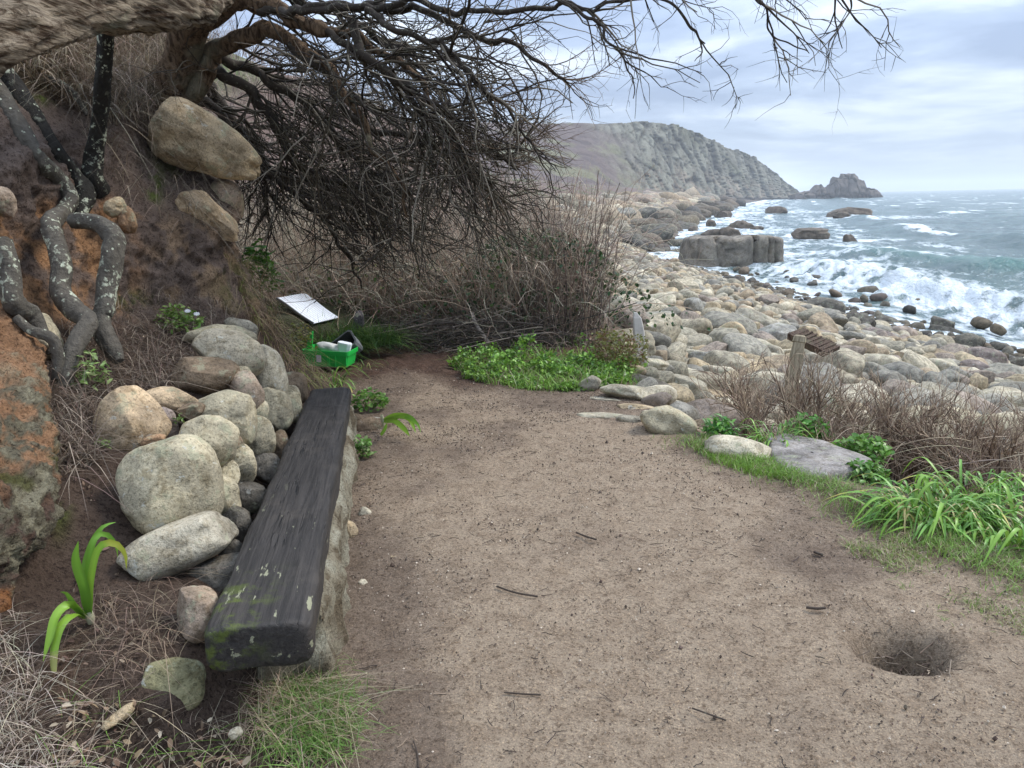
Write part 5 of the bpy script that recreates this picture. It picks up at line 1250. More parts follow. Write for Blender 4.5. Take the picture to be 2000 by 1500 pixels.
g = land_hit(1213, 655); o.location = (g[0], g[1] - 1.2, g[2] + 0.05); tag(o, 'pale weathered stump leaning at the seaward corner of the thicket', 'stump')

# ------------------------------------------------------------------ rubbish by the thicket
print('litter')
m_green = flat('green_plastic', (0.02, 0.52, 0.075), 0.35, 0.5, 0.12, 20)
m_white = flat('white_plastic', (0.86, 0.88, 0.90), 0.35, 0.5, 0.05, 20)
m_greyp = flat('grey_plastic', (0.16, 0.165, 0.165), 0.5, 0.4, 0.5, 30); m_dkin = flat('dark_inside', (0.035, 0.04, 0.038), 0.6, 0.3, 0.6, 60)  # inside of the box: a darker mottled grey
cg = land_hit(643, 706); Yc = 7.4
cr_c = A(640, 694, Yc)
crate = empty('green_crate', (cr_c[0], cr_c[1], 0.0), label='bright green plastic crate with a broken raised corner, left by the thicket', cat='crate')
s = Yc / FOC
def crate_wall():
    mb_ = MB(); W, D, Hc = 97 * s / 2, 0.15, 33 * s
    def rect(w, d, z): return np.array([(-w, -d, z), (w, -d, z), (w, d, z), (-w, d, z)])
    def rr(w, d, z, n=6):
        o_ = []; rad = 0.03
        for cx_, cy_, a0 in ((w - rad, -d + rad, -90), (w - rad, d - rad, 0), (-w + rad, d - rad, 90), (-w + rad, -d + rad, 180)):
            for q_ in range(n): a_ = math.radians(a0 + 90 * q_ / (n - 1)); o_.append((cx_ + rad * math.cos(a_), cy_ + rad * math.sin(a_), z))
        return np.array(o_)
    L = [rr(W * .86, D * .84, 0), rr(W * .88, D * .86, 0.008), rr(W * .95, D * .94, Hc * 0.72), rr(W * 1.0, D, Hc * 0.74), rr(W * 1.01, D * 1.01, Hc), rr(W * .97, D * .96, Hc), rr(W * .93, D * .92, Hc * 0.7), rr(W * .86, D * .84, 0.014)]
    V = np.array(L); n, k = V.shape[:2]; i, j = np.meshgrid(np.arange(n - 1), np.arange(k), indexing='ij')
    F = np.stack([i * k + j, i * k + (j + 1) % k, (i + 1) * k + (j + 1) % k, (i + 1) * k + j], -1).reshape(-1, 4)
    mb_.add(V.reshape(-1, 3), F); mb_.add(V[0], np.arange(k)[None, ::-1]); mb_.add(V[-1], np.arange(k)[None])
    return mb_, W, D, Hc
mb_, W, D, Hc = crate_wall()
Mc = Matrix.Translation((cr_c[0] + 0.0, cr_c[1] + 0.1, 0.05)) @ Matrix.Rotation(math.radians(-9), 4, 'Z') @ Matrix.Rotation(math.radians(2.5), 4, 'Y')
def place(o, M):
    o.matrix_parent_inverse = Matrix.Identity(4); o.matrix_basis = Matrix.Translation(-Vector(o.parent.location)) @ M if o.parent else M
    return o
o = mb_.build('crate_body', m_green, crate, False); place(o, Mc)
def box(name, x0, x1, y0, y1, z0, z1, mat, par, M):
    V = [(x0, y0, z0), (x1, y0, z0), (x1, y1, z0), (x0, y1, z0), (x0, y0, z1), (x1, y0, z1), (x1, y1, z1), (x0, y1, z1)]
    F = [(0, 3, 2, 1), (4, 5, 6, 7), (0, 1, 5, 4), (1, 2, 6, 5), (2, 3, 7, 6), (3, 0, 4, 7)]
    o_ = MB().add(V, F).build(name, mat, par, False)
    bv = o_.modifiers.new('bevel', 'BEVEL'); bv.width = 0.004; bv.segments = 2
    return place(o_, M) if par is not None else (setattr(o_, 'matrix_world', M) or o_)
for fx in (-0.55, 0.08, 0.14, 0.40, 0.86):
    box('rib', W * fx, W * fx + 0.014, -D * 0.99, -D * 0.88, 0.01, Hc * 0.74, m_green, crate, Mc)
box('paper_label', -W * 0.36, -W * 0.15, -D * 1.0, -D * 0.985, Hc * 0.30, Hc * 0.72, flat('paper', (0.72, 0.70, 0.70), 0.7, 0.2, 0.3, 90), crate, Mc)
V = np.array([(-W * 1.05, 0, Hc * .9), (-W * .72, -0.02, Hc * .9), (-W * .72, 0.02, Hc * 2.0), (-W * .78, 0.03, Hc * 1.98), (-W * .9, 0.02, Hc * 1.45)])
V2_ = V + (0, 0.018, 0); mb_ = MB(); mb_.add(np.concatenate([V, V2_]), [[0, 1, 2, 3], ]); mb_.add(np.concatenate([V, V2_]), [[5, 8, 7, 6]]); mb_.add(np.concatenate([V, V2_]), [[0, 3, 4], [5, 9, 8]]); mb_.add(np.concatenate([V, V2_]), [[0, 5, 6, 1], [1, 6, 7, 2], [2, 7, 8, 3], [3, 8, 9, 4], [4, 9, 5, 0]])
place(mb_.build('raised_corner', m_green, crate, False), Mc @ Matrix.Translation((0, -D * 0.2, 0)))
# things in the crate
Q, F = stone_shape(3, 91, 0.25, 2.4, 0.05, 0)
o = MB().add(Q * (0.13, 0.07, 0.05), F).build('crumpled_bag', flat('rag', (0.60, 0.60, 0.54), 0.7, 0.2, 0.5, 14)); o.matrix_world = Mc @ Matrix.Translation((0.0, 0.0, Hc + 0.005)) @ Matrix.Rotation(0.22, 4, 'Y'); tag(o, 'crumpled whitish bag lying in the green crate', 'bag')
tub = ringstack('white_tub', [np.concatenate([sq(w, w * 0.7, 0.25), np.full((8, 1), z)], 1) for z, w in [(0, .115), (0.02, .12), (0.09, .135), (0.10, .13), (0.10, .11)]], m_white, smooth=False)
tub.matrix_world = Mc @ Matrix.Translation((W * 0.58, 0.0, Hc - 0.035)) @ Matrix.Rotation(0.15, 4, 'Y'); tag(tub, 'white plastic tub standing in the right end of the green crate', 'tub')
# grey tub on its side
gt = empty('grey_tub', A(684, 668, 7.75), label='dark grey plastic box tipped over behind the green crate, darker mottled inside', cat='box')
Mt = Matrix.Translation(A(680, 677, 7.65)) @ Matrix.Rotation(math.radians(-32), 4, 'Y') @ Matrix.Rotation(math.radians(52), 4, 'X') @ Matrix.Rotation(math.radians(4), 4, 'Z')
wx, wy, wz = 0.125, 0.085, 0.10
def tubmesh():
    mb_ = MB(); L = []
    for f_, z in ((0.82, -wz), (0.98, wz * 0.9), (1.08, wz * 0.92), (1.08, wz), (0.94, wz), (0.80, -wz + 0.01)):
        r2 = sq(2 * wx * f_, 2 * wy * f_, 0.15); L.append(np.concatenate([r2, np.full((8, 1), z)], 1))
    V = np.array(L); k = 8; n = 6; i, j = np.meshgrid(np.arange(n - 1), np.arange(k), indexing='ij')
    F = np.stack([i * k + j, i * k + (j + 1) % k, (i + 1) * k + (j + 1) % k, (i + 1) * k + j], -1).reshape(-1, 4)
    mb_.add(V.reshape(-1, 3), F[:k * 4], mi=0); mb_.add(V.reshape(-1, 3), F[k * 4:], mi=1); mb_.add(V[0], np.arange(k)[None, ::-1]); mb_.add(V[-1], np.arange(k)[None], mi=1); return mb_
place(tubmesh().build('tub_body', [m_greyp, m_dkin], gt, False), Mt)
# white corrugated panel
pc = [A(540, 583, 8.35), A(595, 573, 8.95), A(661, 621, 8.45), None]
_pn = np.cross(pc[1] - pc[0], pc[2] - pc[0]); _d = ray(612, 633)[...]; pc[3] = EYE + _d * (((pc[0] - EYE) @ _pn) / (_d @ _pn))
pn_o = empty('ribbed_board', sum(pc) / 4, label='white ribbed plastic panel lying on the grass against the thicket', cat='panel')
e1 = pc[1] - pc[0]; e2_ = pc[3] - pc[0]; nn = np.cross(e2_, e1); nn /= np.linalg.norm(nn); nn = nn if nn[2] > 0 else -nn
def quadpt(u, v): return (pc[0] * (1 - u) + pc[1] * u) * (1 - v) + (pc[3] * (1 - u) + pc[2] * u) * v
def strip(u0, u1, v0, v1, th, h0, mat, name, smooth=False):
    n = 10; t = np.linspace(v0, v1, n); top = []; 
    for v in t:
        a_, b_ = quadpt(u0, v), quadpt(u1, v); sag = 0.004 * math.sin(v * 7)
        top.append([a_ + nn * (h0 + sag), b_ + nn * (h0 + sag), b_ + nn * (h0 + th + sag), a_ + nn * (h0 + th + sag)])
    return ringstack(name, top, mat, pn_o)
strip(0, 1, 0, 1, 0.006, 0.0, m_white, 'sheet')
for k in range(11):
    u = 0.04 + k * 0.086; strip(u, u + 0.07, 0.01, 0.99, 0.003, 0.0065, m_white, 'rib')
strip(-0.012, 0.012, 0, 1, 0.022, -0.008, m_greyp, 'edge_trim'); 
rock('slate_stone', 701, 628, 8.3, 11, 22, -5, 0.5, (0.12, 0.11, 0.12), 95, 0.2, 3, 0.06, 3, 4, lab='upright purplish grey stone right of the white panel', cat='stone')

# ------------------------------------------------------------------ plants
print('plants')
def blades(mb, P, h, w, lean, col, nseg=4, droop=0.6, curl=0.2, up=(0, 0, 1.0)):
    """P (m,3) feet; h, w per blade; lean (m,3) horizontal lean"""
    m_ = len(P); t = np.linspace(0, 1, nseg)[None, :, None]
    h = np.broadcast_to(np.asarray(h, float), (m_,)); w = np.broadcast_to(np.asarray(w, float), (m_,))
    L = np.asarray(lean, float); U = np.asarray(up, float)
    C = P[:, None] + h[:, None, None] * (U * (t - droop * 0.5 * t ** 2.2 * np.linalg.norm(L, axis=1)[:, None, None]) + L[:, None] * t ** 1.6)
    C = C + (rng.normal(size=(m_, 1, 3)) * curl * h[:, None, None] * t ** 2)
    S_ = np.cross(L + rng.normal(size=(m_, 3)) * 0.3, (0, 0, 1.0)); S_ /= np.linalg.norm(S_, axis=1, keepdims=True) + 1e-9
    ww = w[:, None, None] * (1 - t ** 2.5 * 0.9) * 0.5
    V = np.stack([C - S_[:, None] * ww, C + S_[:, None] * ww], 2)
    i, j = np.meshgrid(np.arange(m_), np.arange(nseg - 1), indexing='ij'); b = (i * nseg + j) * 2
    F = np.stack([b, b + 1, b + 3, b + 2], -1).reshape(-1, 4)
    c = np.asarray(col, float); c = np.broadcast_to(c, (m_, 3)) if c.ndim == 1 else c
    mb.add(V.reshape(-1, 3), F, np.repeat(c, nseg * 2, 0))
def jit(col, n, a=0.25, alt=None, pa=0.3):
    c = np.array(col)[None] * rng.uniform(1 - a, 1 + a, (n, 1)) * rng.uniform(0.92, 1.08, (n, 3))
    if alt is not None: c = np.where((rng.random(n) < pa)[:, None], np.array(alt)[None] * rng.uniform(1 - a, 1 + a, (n, 1)), c)
    return c
def rlean(n, a=0.6, bias=(0, 0)):
    l = rng.normal(size=(n, 3)) * a; l[:, 0] += bias[0]; l[:, 1] += bias[1]; l[:, 2] = 0; return l
def leaves(mb, P, size, col, up=0.6, aspect=0.55, fold=0.25, nrm=None):
    m_ = len(P); n_ = rng.normal(size=(m_, 3)); n_ /= np.linalg.norm(n_, axis=1, keepdims=True); n_ = n_ * (1 - up) + (np.array([0, 0, 1.0]) if nrm is None else nrm) * up
    n_ /= np.linalg.norm(n_, axis=1, keepdims=True)
    d = rng.normal(size=(m_, 3)); d -= n_ * (d * n_).sum(1, keepdims=True); d /= np.linalg.norm(d, axis=1, keepdims=True); s_ = np.cross(n_, d)
    sz = np.broadcast_to(np.asarray(size, float), (m_,))[:, None] * rng.uniform(0.65, 1.25, (m_, 1))
    pts = [(0, 0, 0), (0.3, -0.85, 1), (0.3, 0.85, 1), (0.7, -0.75, 1), (0.7, 0.75, 1), (1, 0, -0.4)]
    mid = [(0.35, 0, 0), (0.7, 0, 0.05)]
    allp = pts + mid
    V = np.stack([P + sz * (d * a + s_ * b * aspect * 0.5 + n_ * (abs(b) * fold * 0.3 + (c < 0) * c * 0.2)) for a, b, c in allp], 1)
    b0 = (np.arange(m_) * 8)[:, None]
    mb.add(V.reshape(-1, 3), np.concatenate([b0 + np.array([[0, 6, 1, 1]])[:, [0, 1, 2]], b0 + np.array([[0, 2, 6]]), b0 + np.array([[7, 5, 3]]), b0 + np.array([[7, 4, 5]])]), np.repeat(col, 8, 0))
    mb.v.append(np.zeros((0, 3))); mb.c.append(np.zeros((0, 3)))
    off = mb.n - m_ * 8
    mb.f.append(np.concatenate([b0 + np.array([[6, 7, 3, 1]]), b0 + np.array([[6, 2, 4, 7]])]) + off); mb.mi.append(0)
def inpoly(px, py, poly):
    poly = np.array(poly, float); ins = np.zeros(px.shape, bool); n = len(poly)
    for i in range(n):
        x1, y1 = poly[i]; x2, y2 = poly[(i + 1) % n]
        c = ((y1 > py) != (y2 > py)) & (px < (x2 - x1) * (py - y1) / (y2 - y1 + 1e-9) + x1); ins ^= c
    return ins
def pick(n, poly):
    poly = np.array(poly, float); lo, hi = poly.min(0), poly.max(0); X = []; 
    while sum(len(a) for a in X) < n:
        q = lo + (hi - lo) * rng.random((n * 3, 2)); X.append(q[inpoly(q[:, 0], q[:, 1], poly)])
    return np.concatenate(X)[:n]
def on_ground(q):
    """feet on the land for photo points with z near zero"""
    g = G(q[:, 0], q[:, 1], 0.0)
    for _ in range(4): g = G(q[:, 0], q[:, 1], H(g[:, 0], g[:, 1], False)[:, None]) if False else EYE + ray(q[:, 0], q[:, 1]) * ((H(g[:, 0], g[:, 1], False) - EZ)[:, None] / ray(q[:, 0], q[:, 1])[:, 2:3])
    g[:, 2] = H(g[:, 0], g[:, 1], False); return g

GREEN = (0.155, 0.285, 0.045); DGREEN = (0.05, 0.115, 0.025); STRAW = (0.34, 0.27, 0.17); YG = (0.26, 0.33, 0.06)
# fine grass along the path edge
mb = MB()
n = 15000; y = rng.uniform(2.2, 4.95, n); x = xb(y) + rng.normal(0, 0.13, n) - 0.02
dn = fbm(P3(x * 3, y * 3, 31), 3) + 0.35; keep = rng.random(n) < np.clip(dn + 0.25, 0.05, 1); x, y = x[keep], y[keep]; n = len(x)
blades(mb, P3(x, y, 0) + np.stack([0 * x, 0 * x, H(x, y) + 0.018], 1), rng.uniform(0.018, 0.055, n), 0.0034, rlean(n, 0.7, (0.2, -0.1)), jit((0.19, 0.30, 0.06), n, 0.3, STRAW, 0.16))
n = 8000; q = pick(n, [(1640, 1060), (1760, 1040), (2010, 1130), (2010, 1260), (1860, 1230), (1790, 1170), (1700, 1120)]); g = on_ground(q)
keep = rng.random(n) < np.clip(fbm(np.stack([g[:, 0] * 3.2, g[:, 1] * 3.2, g[:, 0] * 0 + 12], 1), 3) * 1.6 + 0.15, 0.02, 1); g = g[keep]; n = len(g)
blades(mb, g, rng.uniform(0.012, 0.04, n), 0.003, rlean(n, 0.9), jit((0.19, 0.27, 0.06), n, 0.3, STRAW, 0.5))
n = 2200; q = pick(n, [(1345, 872), (1420, 880), (1520, 905), (1580, 945), (1480, 935), (1390, 905)]); g = on_ground(q)
blades(mb, g, rng.uniform(0.03, 0.07, n), 0.0032, rlean(n, 0.5, (0.2, 0)), jit((0.20, 0.34, 0.05), n, 0.25))
n = 500; q = pick(n, [(1560, 770), (1330, 770), (1210, 760), (1250, 745), (1420, 790), (1500, 800)]); g = on_ground(q) 
blades(mb, g + (0, 0, .02), rng.uniform(0.03, 0.07, n), 0.006, rlean(n, 0.5), jit(GREEN, n, 0.25))
tag(mb.build('grass', m_leaf), 'fine green grass along the seaward edge of the path', kind='stuff')
# grass tuft at the end of the log
tf = MB(); n = 4200; q = np.stack([rng.normal(602, 42, n), rng.normal(1400, 42, n)], 1); g = G(q[:, 0], q[:, 1], 0.02); 
blades(tf, g, rng.uniform(0.03, 0.085, n), 0.0032, rlean(n, 0.7, (0.2, -0.4)), jit((0.17, 0.29, 0.07), n, 0.3, STRAW, 0.3))
n = 420; q = np.stack([rng.normal(545, 60, n), rng.normal(1370, 40, n)], 1); g = G(q[:, 0], q[:, 1], 0.03)
blades(tf, g, rng.uniform(0.06, 0.15, n), 0.0024, rlean(n, 1.1, (0.5, -0.3)), jit((0.42, 0.34, 0.24), n, 0.3), 5, 0.8, 0.4)
tag(tf.build('grass_tuft', m_leaf), 'bushy green grass tuft with straw growing at the near end of the bench', 'grass tuft')
# dry grass at the near left and over the soil
dg = MB()
def bank_pts_(poly, n, off=-0.015):
    q = pick(n, poly); return BK(q[:, 0], q[:, 1], off)
n = 900; g = bank_pts_([(-80, 1180), (20, 1190), (60, 1260), (90, 1340), (110, 1480), (200, 1520), (-80, 1600)], n)
blades(dg, g, rng.uniform(0.03, 0.11, n), 0.0024, rlean(n, 1.0, (0.1, -0.4)), jit((0.46, 0.39, 0.30), n, 0.35, (0.20, 0.15, 0.11), 0.35), 6, 0.9, 0.55)
n = 300; g = bank_pts_([(120, 1330), (330, 1400), (620, 1420), (640, 1520), (100, 1520)], n)
blades(dg, g, rng.uniform(0.03, 0.10, n), 0.0022, rlean(n, 1.3), jit((0.34, 0.27, 0.19), n, 0.35, GREEN, 0.22), 6, 0.9, 0.5)
n = 260; g = bank_pts_([(150, 1180), (350, 1120), (360, 1300), (200, 1330)], n)
blades(dg, g, rng.uniform(0.03, 0.12, n), 0.002, rlean(n, 1.4), jit((0.22, 0.16, 0.11), n, 0.35), 6, 1.0, 0.5)
# bank top
n = 3000; q = pick(n, [(40, 130), (110, 70), (330, 60), (420, 60), (400, 190), (330, 235), (230, 250), (120, 200), (60, 170)]); g = BK(q[:, 0], q[:, 1], -0.03)
blades(dg, g, rng.uniform(0.10, 0.36, n), 0.0050, rlean(n, 0.9, (0.5, -0.7)), jit((0.36, 0.29, 0.21), n, 0.4, (0.16, 0.12, 0.08), 0.4), 6, 1.1, 0.35)
n = 420; q = pick(n, [(120, 200), (400, 190), (440, 480), (300, 420), (180, 330)]); g = BK(q[:, 0], q[:, 1], -0.04)
blades(dg, g, rng.uniform(0.06, 0.3, n), 0.0032, rlean(n, 0.9, (0.7, -0.8)), jit((0.30, 0.24, 0.17), n, 0.4, (0.10, 0.08, 0.06), 0.4), 6, 1.5, 0.35)
# soil terrace litter
n = 2200; q = pick(n, [(100, 640), (300, 560), (480, 600), (420, 700), (330, 760), (200, 800), (200, 900), (110, 950), (90, 800)]); g = BK(q[:, 0], q[:, 1], -0.02)
blades(dg, g, rng.uniform(0.04, 0.17, n), 0.0036, rlean(n, 1.5), jit((0.15, 0.11, 0.08), n, 0.5, (0.30, 0.24, 0.18), 0.25), 5, 1.0, 0.3)
# rim of the bank towards the thicket
n = 1000; q = pick(n, [(440, 500), (485, 520), (530, 600), (585, 700), (640, 745), (600, 760), (540, 700), (470, 600)]); g = BK(q[:, 0], q[:, 1], -0.03)
blades(dg, g, rng.uniform(0.06, 0.26, n), 0.0045, rlean(n, 0.7, (0.5, -0.6)), jit((0.28, 0.21, 0.13), n, 0.4, (0.18, 0.22, 0.05), 0.2), 6, 1.6, 0.3)
n = 150; g = bank_pts_([(120, 1330), (330, 1400), (640, 1420), (640, 1520), (60, 1520)], n, -0.02); leaves(dg, g, 0.032, jit((0.24, 0.16, 0.10), n, 0.5, (0.46, 0.38, 0.27), 0.3), 0.5, 0.5)
n = 420; q = pick(n, [(100, 640), (300, 560), (480, 600), (420, 700), (330, 760), (200, 800), (200, 900), (110, 1300), (300, 1300), (90, 800)]); g = BK(q[:, 0], q[:, 1], -0.015); leaves(dg, g, 0.022, jit((0.13, 0.085, 0.06), n, 0.5, (0.30, 0.23, 0.16), 0.25), 0.5, 0.5)
tag(dg.build('dry_grass', m_dry), 'dry straw coloured grass and roots over the bank', kind='stuff')
# dark green grass around the white board
mb = MB(); n = 3600; q = pick(n, [(538, 600), (600, 640), (700, 640), (790, 650), (700, 668), (610, 690), (575, 660)]); g = EYE + ray(q[:, 0], q[:, 1]) * ((8.3 - (q[:, 1] - 640) * 0.014)[:, None] / ray(q[:, 0], q[:, 1])[:, 1:2])
g[:, 2] -= 0.10
blades(mb, g, rng.uniform(0.14, 0.30, n), 0.008, rlean(n, 0.7, (0.3, -0.3)), jit(DGREEN, n, 0.4, (0.13, 0.20, 0.04), 0.25), 5, 1.0, 0.2)
n = 7000; x = rng.uniform(-3.2, 0.9, n); y = rng.uniform(8.3, 12, n)
blades(mb, P3(x, y, 0) + np.stack([0 * x, 0 * x, H(x, y)], 1), rng.uniform(0.1, 0.3, n), 0.009, rlean(n, 0.6), jit((0.07, 0.12, 0.03), n, 0.4, STRAW, 0.3), 4, 0.8, 0.2)
tag(mb.build('long_grass', m_leaf), 'long dark green grass around the white board and under the thicket', kind='stuff')
# mound beneath the board so that it rests on ground
mb = MB(); u = np.linspace(-1, 1, 50); A_, B_ = np.meshgrid(u, u, indexing='ij'); cc = A(610, 640, 8.6)
Xg = cc[0] - 0.15 + A_ * 1.05; Yg = cc[1] + 0.25 + B_ * 1.2; rr2 = np.clip(1 - A_ ** 2 - B_ ** 2, 0, 1)
plz = pc[0][2] - ((Xg - pc[0][0]) * _pn[0] + (Yg - pc[0][1]) * _pn[1]) / _pn[2]
Zg = -0.06 + (np.clip(plz, 0.05, 0.5) + 0.02) * ss(0, 0.35, rr2) + 0.02 * fbm(P3(Xg * 3, Yg * 3), 3) * ss(0.4, 0, rr2)
mb.add(np.stack([Xg, Yg, Zg], -1), grid_faces(50, 50)[:, ::-1], (0.07, 0.07, 0.035)); tag(mb.build('grassy_mound', m_bank), 'low grassy mound under the white board', kind='structure')

# ground cover at the end of the path
mb = MB(); n = 9500; q = pick(n, [(880, 690), (905, 725), (960, 745), (1040, 768), (1140, 770), (1215, 745), (1262, 722), (1268, 700), (1230, 680), (1150, 660), (1050, 665), (960, 655), (900, 675)])
g = on_ground(np.stack([q[:, 0], q[:, 1] * 0.55 + 0.45 * 745 + 6], 1)); gcm = fbm(np.stack([g[:, 0] * 3.0, g[:, 1] * 3.0, g[:, 0] * 0 + 3], 1), 3) > -0.22; g, q = g[gcm], q[gcm]; n = len(g)
hgt = 0.03 + 0.26 * np.clip((748 - q[:, 1]) / 80, 0, 1) * (0.5 + 1.1 * fbm(np.stack([g[:, 0] * 2.5, g[:, 1] * 2.5, g[:, 0] * 0], 1), 3))
P_ = g + np.stack([0 * hgt, 0 * hgt, hgt * rng.random(n) ** 0.35], 1)
leaves(mb, P_, 0.026 + 0.03 * rng.random(n) ** 2, jit((0.19, 0.34, 0.05), n, 0.4, (0.08, 0.17, 0.03), 0.3), 0.5, 0.7)
n = 2600; q = pick(n, [(880, 690), (905, 735), (960, 757), (1040, 780), (1150, 778), (1225, 750), (1270, 715), (1230, 680), (1150, 660), (960, 655)]); g = on_ground(np.stack([q[:, 0], q[:, 1] * 0.6 + 0.4 * 750], 1)); blades(mb, g, rng.uniform(0.04, 0.16, n), 0.007, rlean(n, 0.7), jit((0.20, 0.33, 0.06), n, 0.4, STRAW, 0.2))
n = 1400; q = pick(n, [(1180, 655), (1262, 690), (1268, 722), (1225, 735), (1150, 690)]); g = on_ground(np.stack([q[:, 0], q[:, 1] * 0.5 + 0.5 * 745], 1)); g[:, 2] += rng.uniform(0.02, 0.34, n)
leaves(mb, g, 0.035, jit((0.17, 0.17, 0.05), n, 0.35, (0.16, 0.09, 0.05), 0.3), 0.4, 0.7)
tag(mb.build('ground_cover', m_leaf), 'bright green low leafy plants at the end of the path', kind='stuff')

def leafy(name, px, py, rx, ry, Yd, n, size, col, alt, lab, hgt=0.08, asp=0.5, up=0.55, pa=0.3, flowers=0, up2=True):
    c = A(px, py + ry * 0.6, Yd); s = Yd / FOC; mb = MB()
    a = rng.uniform(0, 2 * math.pi, n); r_ = np.sqrt(rng.random(n)); hh_ = rng.random(n) ** 0.6
    P = np.stack([np.cos(a) * r_ * rx * s, np.sin(a) * r_ * rx * s * 0.7, hh_ * ry * 2 * s * np.sqrt(np.clip(1 - r_ ** 2 * 0.9, 0, 1))], 1)
    leaves(mb, P, size, jit(col, n, 0.3, alt, pa), up, asp)
    k = max(6, n // 14); E_ = P[rng.integers(0, n, k)]; S0 = E_ * (0.25, 0.25, 0.0); mid_ = (E_ + S0) / 2 + rng.normal(size=(k, 3)) * 0.004
    tubes(mb, np.stack([S0, mid_, E_], 1), np.full((k, 3), 0.0016), 3, jit((0.14, 0.16, 0.05), k, 0.2))
    o = mb.build(name, m_leaf); o.location = c; tag(o, lab, 'plant')
    return o, c, s
o, c, s = leafy('leafy_plant', 350, 630, 48, 26, 4.55, 330, 0.034, (0.15, 0.25, 0.05), (0.24, 0.33, 0.08), 'green clump with two small white flowers on the soil above the wall')
for (dx, dz) in ((28, 14), (45, 8)):
    f = MB(); k = 9; a = np.arange(k) / k * 6.28; ctr = np.zeros((k, 3)); 
    V = []; F = []
    for q_ in range(k):
        a0, a1 = a[q_] - 0.25, a[q_] + 0.25; V += [(0, 0, 0), (0.014 * math.cos(a0), 0.014 * math.sin(a0), 0.003), (0.02 * math.cos(a[q_]), 0.02 * math.sin(a[q_]), 0.002), (0.014 * math.cos(a1), 0.014 * math.sin(a1), 0.003)]; F.append([4 * q_, 4 * q_ + 1, 4 * q_ + 2, 4 * q_ + 3])
    f.add(V, F, (0.75, 0.75, 0.78)); fo_ = f.build('flower', m_leaf, o); fo_.matrix_parent_inverse = Matrix.Identity(4); fo_.location = (dx * s, -0.05, (26 + dz) * s); fo_.rotation_euler = (0.5, 0.2, 0)
leafy('leafy_plant', 175, 735, 42, 38, 3.45, 150, 0.040, (0.22, 0.32, 0.10), (0.30, 0.38, 0.14), 'pale green leaved seedling clump at the foot of the winding root', asp=0.42)
leafy('leafy_plant', 508, 520, 30, 36, 6.0, 170, 0.055, (0.08, 0.20, 0.03), (0.13, 0.27, 0.04), 'glossy green leaves growing from the rim of the bank below the pale rock', asp=0.8)
leafy('leafy_plant', 528, 555, 22, 34, 6.3, 110, 0.045, (0.10, 0.20, 0.04), (0.16, 0.24, 0.05), 'small green leaves trailing down the bank rim beside the white board', asp=0.7)
leafy('leafy_plant', 590, 665, 26, 34, 6.6, 160, 0.035, (0.22, 0.26, 0.05), (0.33, 0.27, 0.07), 'yellowish leaves on the bank rim left of the green crate', asp=0.7)
leafy('leafy_plant', 722, 786, 36, 22, 5.9, 240, 0.04, (0.12, 0.25, 0.04), (0.20, 0.33, 0.07), 'low round leaved green plant at the far end of the log', asp=0.8)
leafy('leafy_plant', 706, 882, 24, 26, 4.75, 130, 0.035, (0.13, 0.26, 0.05), (0.24, 0.33, 0.12), 'small green plant with pale leaves between the bench and the path', asp=0.8)
leafy('leafy_plant', 200, 868, 14, 10, 3.05, 30, 0.020, (0.14, 0.22, 0.05), (0.2, 0.28, 0.08), 'tiny seedling at the foot of the smooth peach boulder')
leafy('leafy_plant', 350, 820, 12, 8, 3.35, 30, 0.020, (0.12, 0.2, 0.05), (0.2, 0.28, 0.08), 'tiny seedling between the upper stones of the wall')
leafy('leafy_plant', 1405, 845, 34, 26, 5.0, 170, 0.06, (0.07, 0.20, 0.03), (0.12, 0.27, 0.04), 'broad leaved green plant left of the small strap leaved clump', asp=0.45)
leafy('leafy_plant', 1575, 842, 46, 26, 5.25, 260, 0.06, (0.08, 0.22, 0.03), (0.13, 0.29, 0.05), 'broad leaved green plant behind the flat grey slab', asp=0.6)
leafy('leafy_plant', 1680, 882, 62, 26, 4.75, 380, 0.042, (0.15, 0.29, 0.05), (0.08, 0.19, 0.03), 'rounded green leaves right of the flat grey slab at the hedge foot', asp=0.8)
leafy('leafy_plant', 1685, 925, 52, 20, 4.3, 260, 0.045, (0.10, 0.22, 0.04), (0.16, 0.28, 0.05), 'low green plant between the slab and the large strap leaved clump', asp=0.6)
leafy('leafy_plant', 1600, 800, 70, 22, 6.3, 300, 0.03, (0.13, 0.18, 0.06), (0.2, 0.2, 0.09), 'thin olive leaves at the left end of the hedge', asp=0.4)
leafy('leafy_plant', 905, 708, 26, 14, 7.6, 150, 0.035, (0.13, 0.26, 0.04), (0.2, 0.3, 0.06), 'small green tuft on the bare soil left of the green plants', asp=0.4)

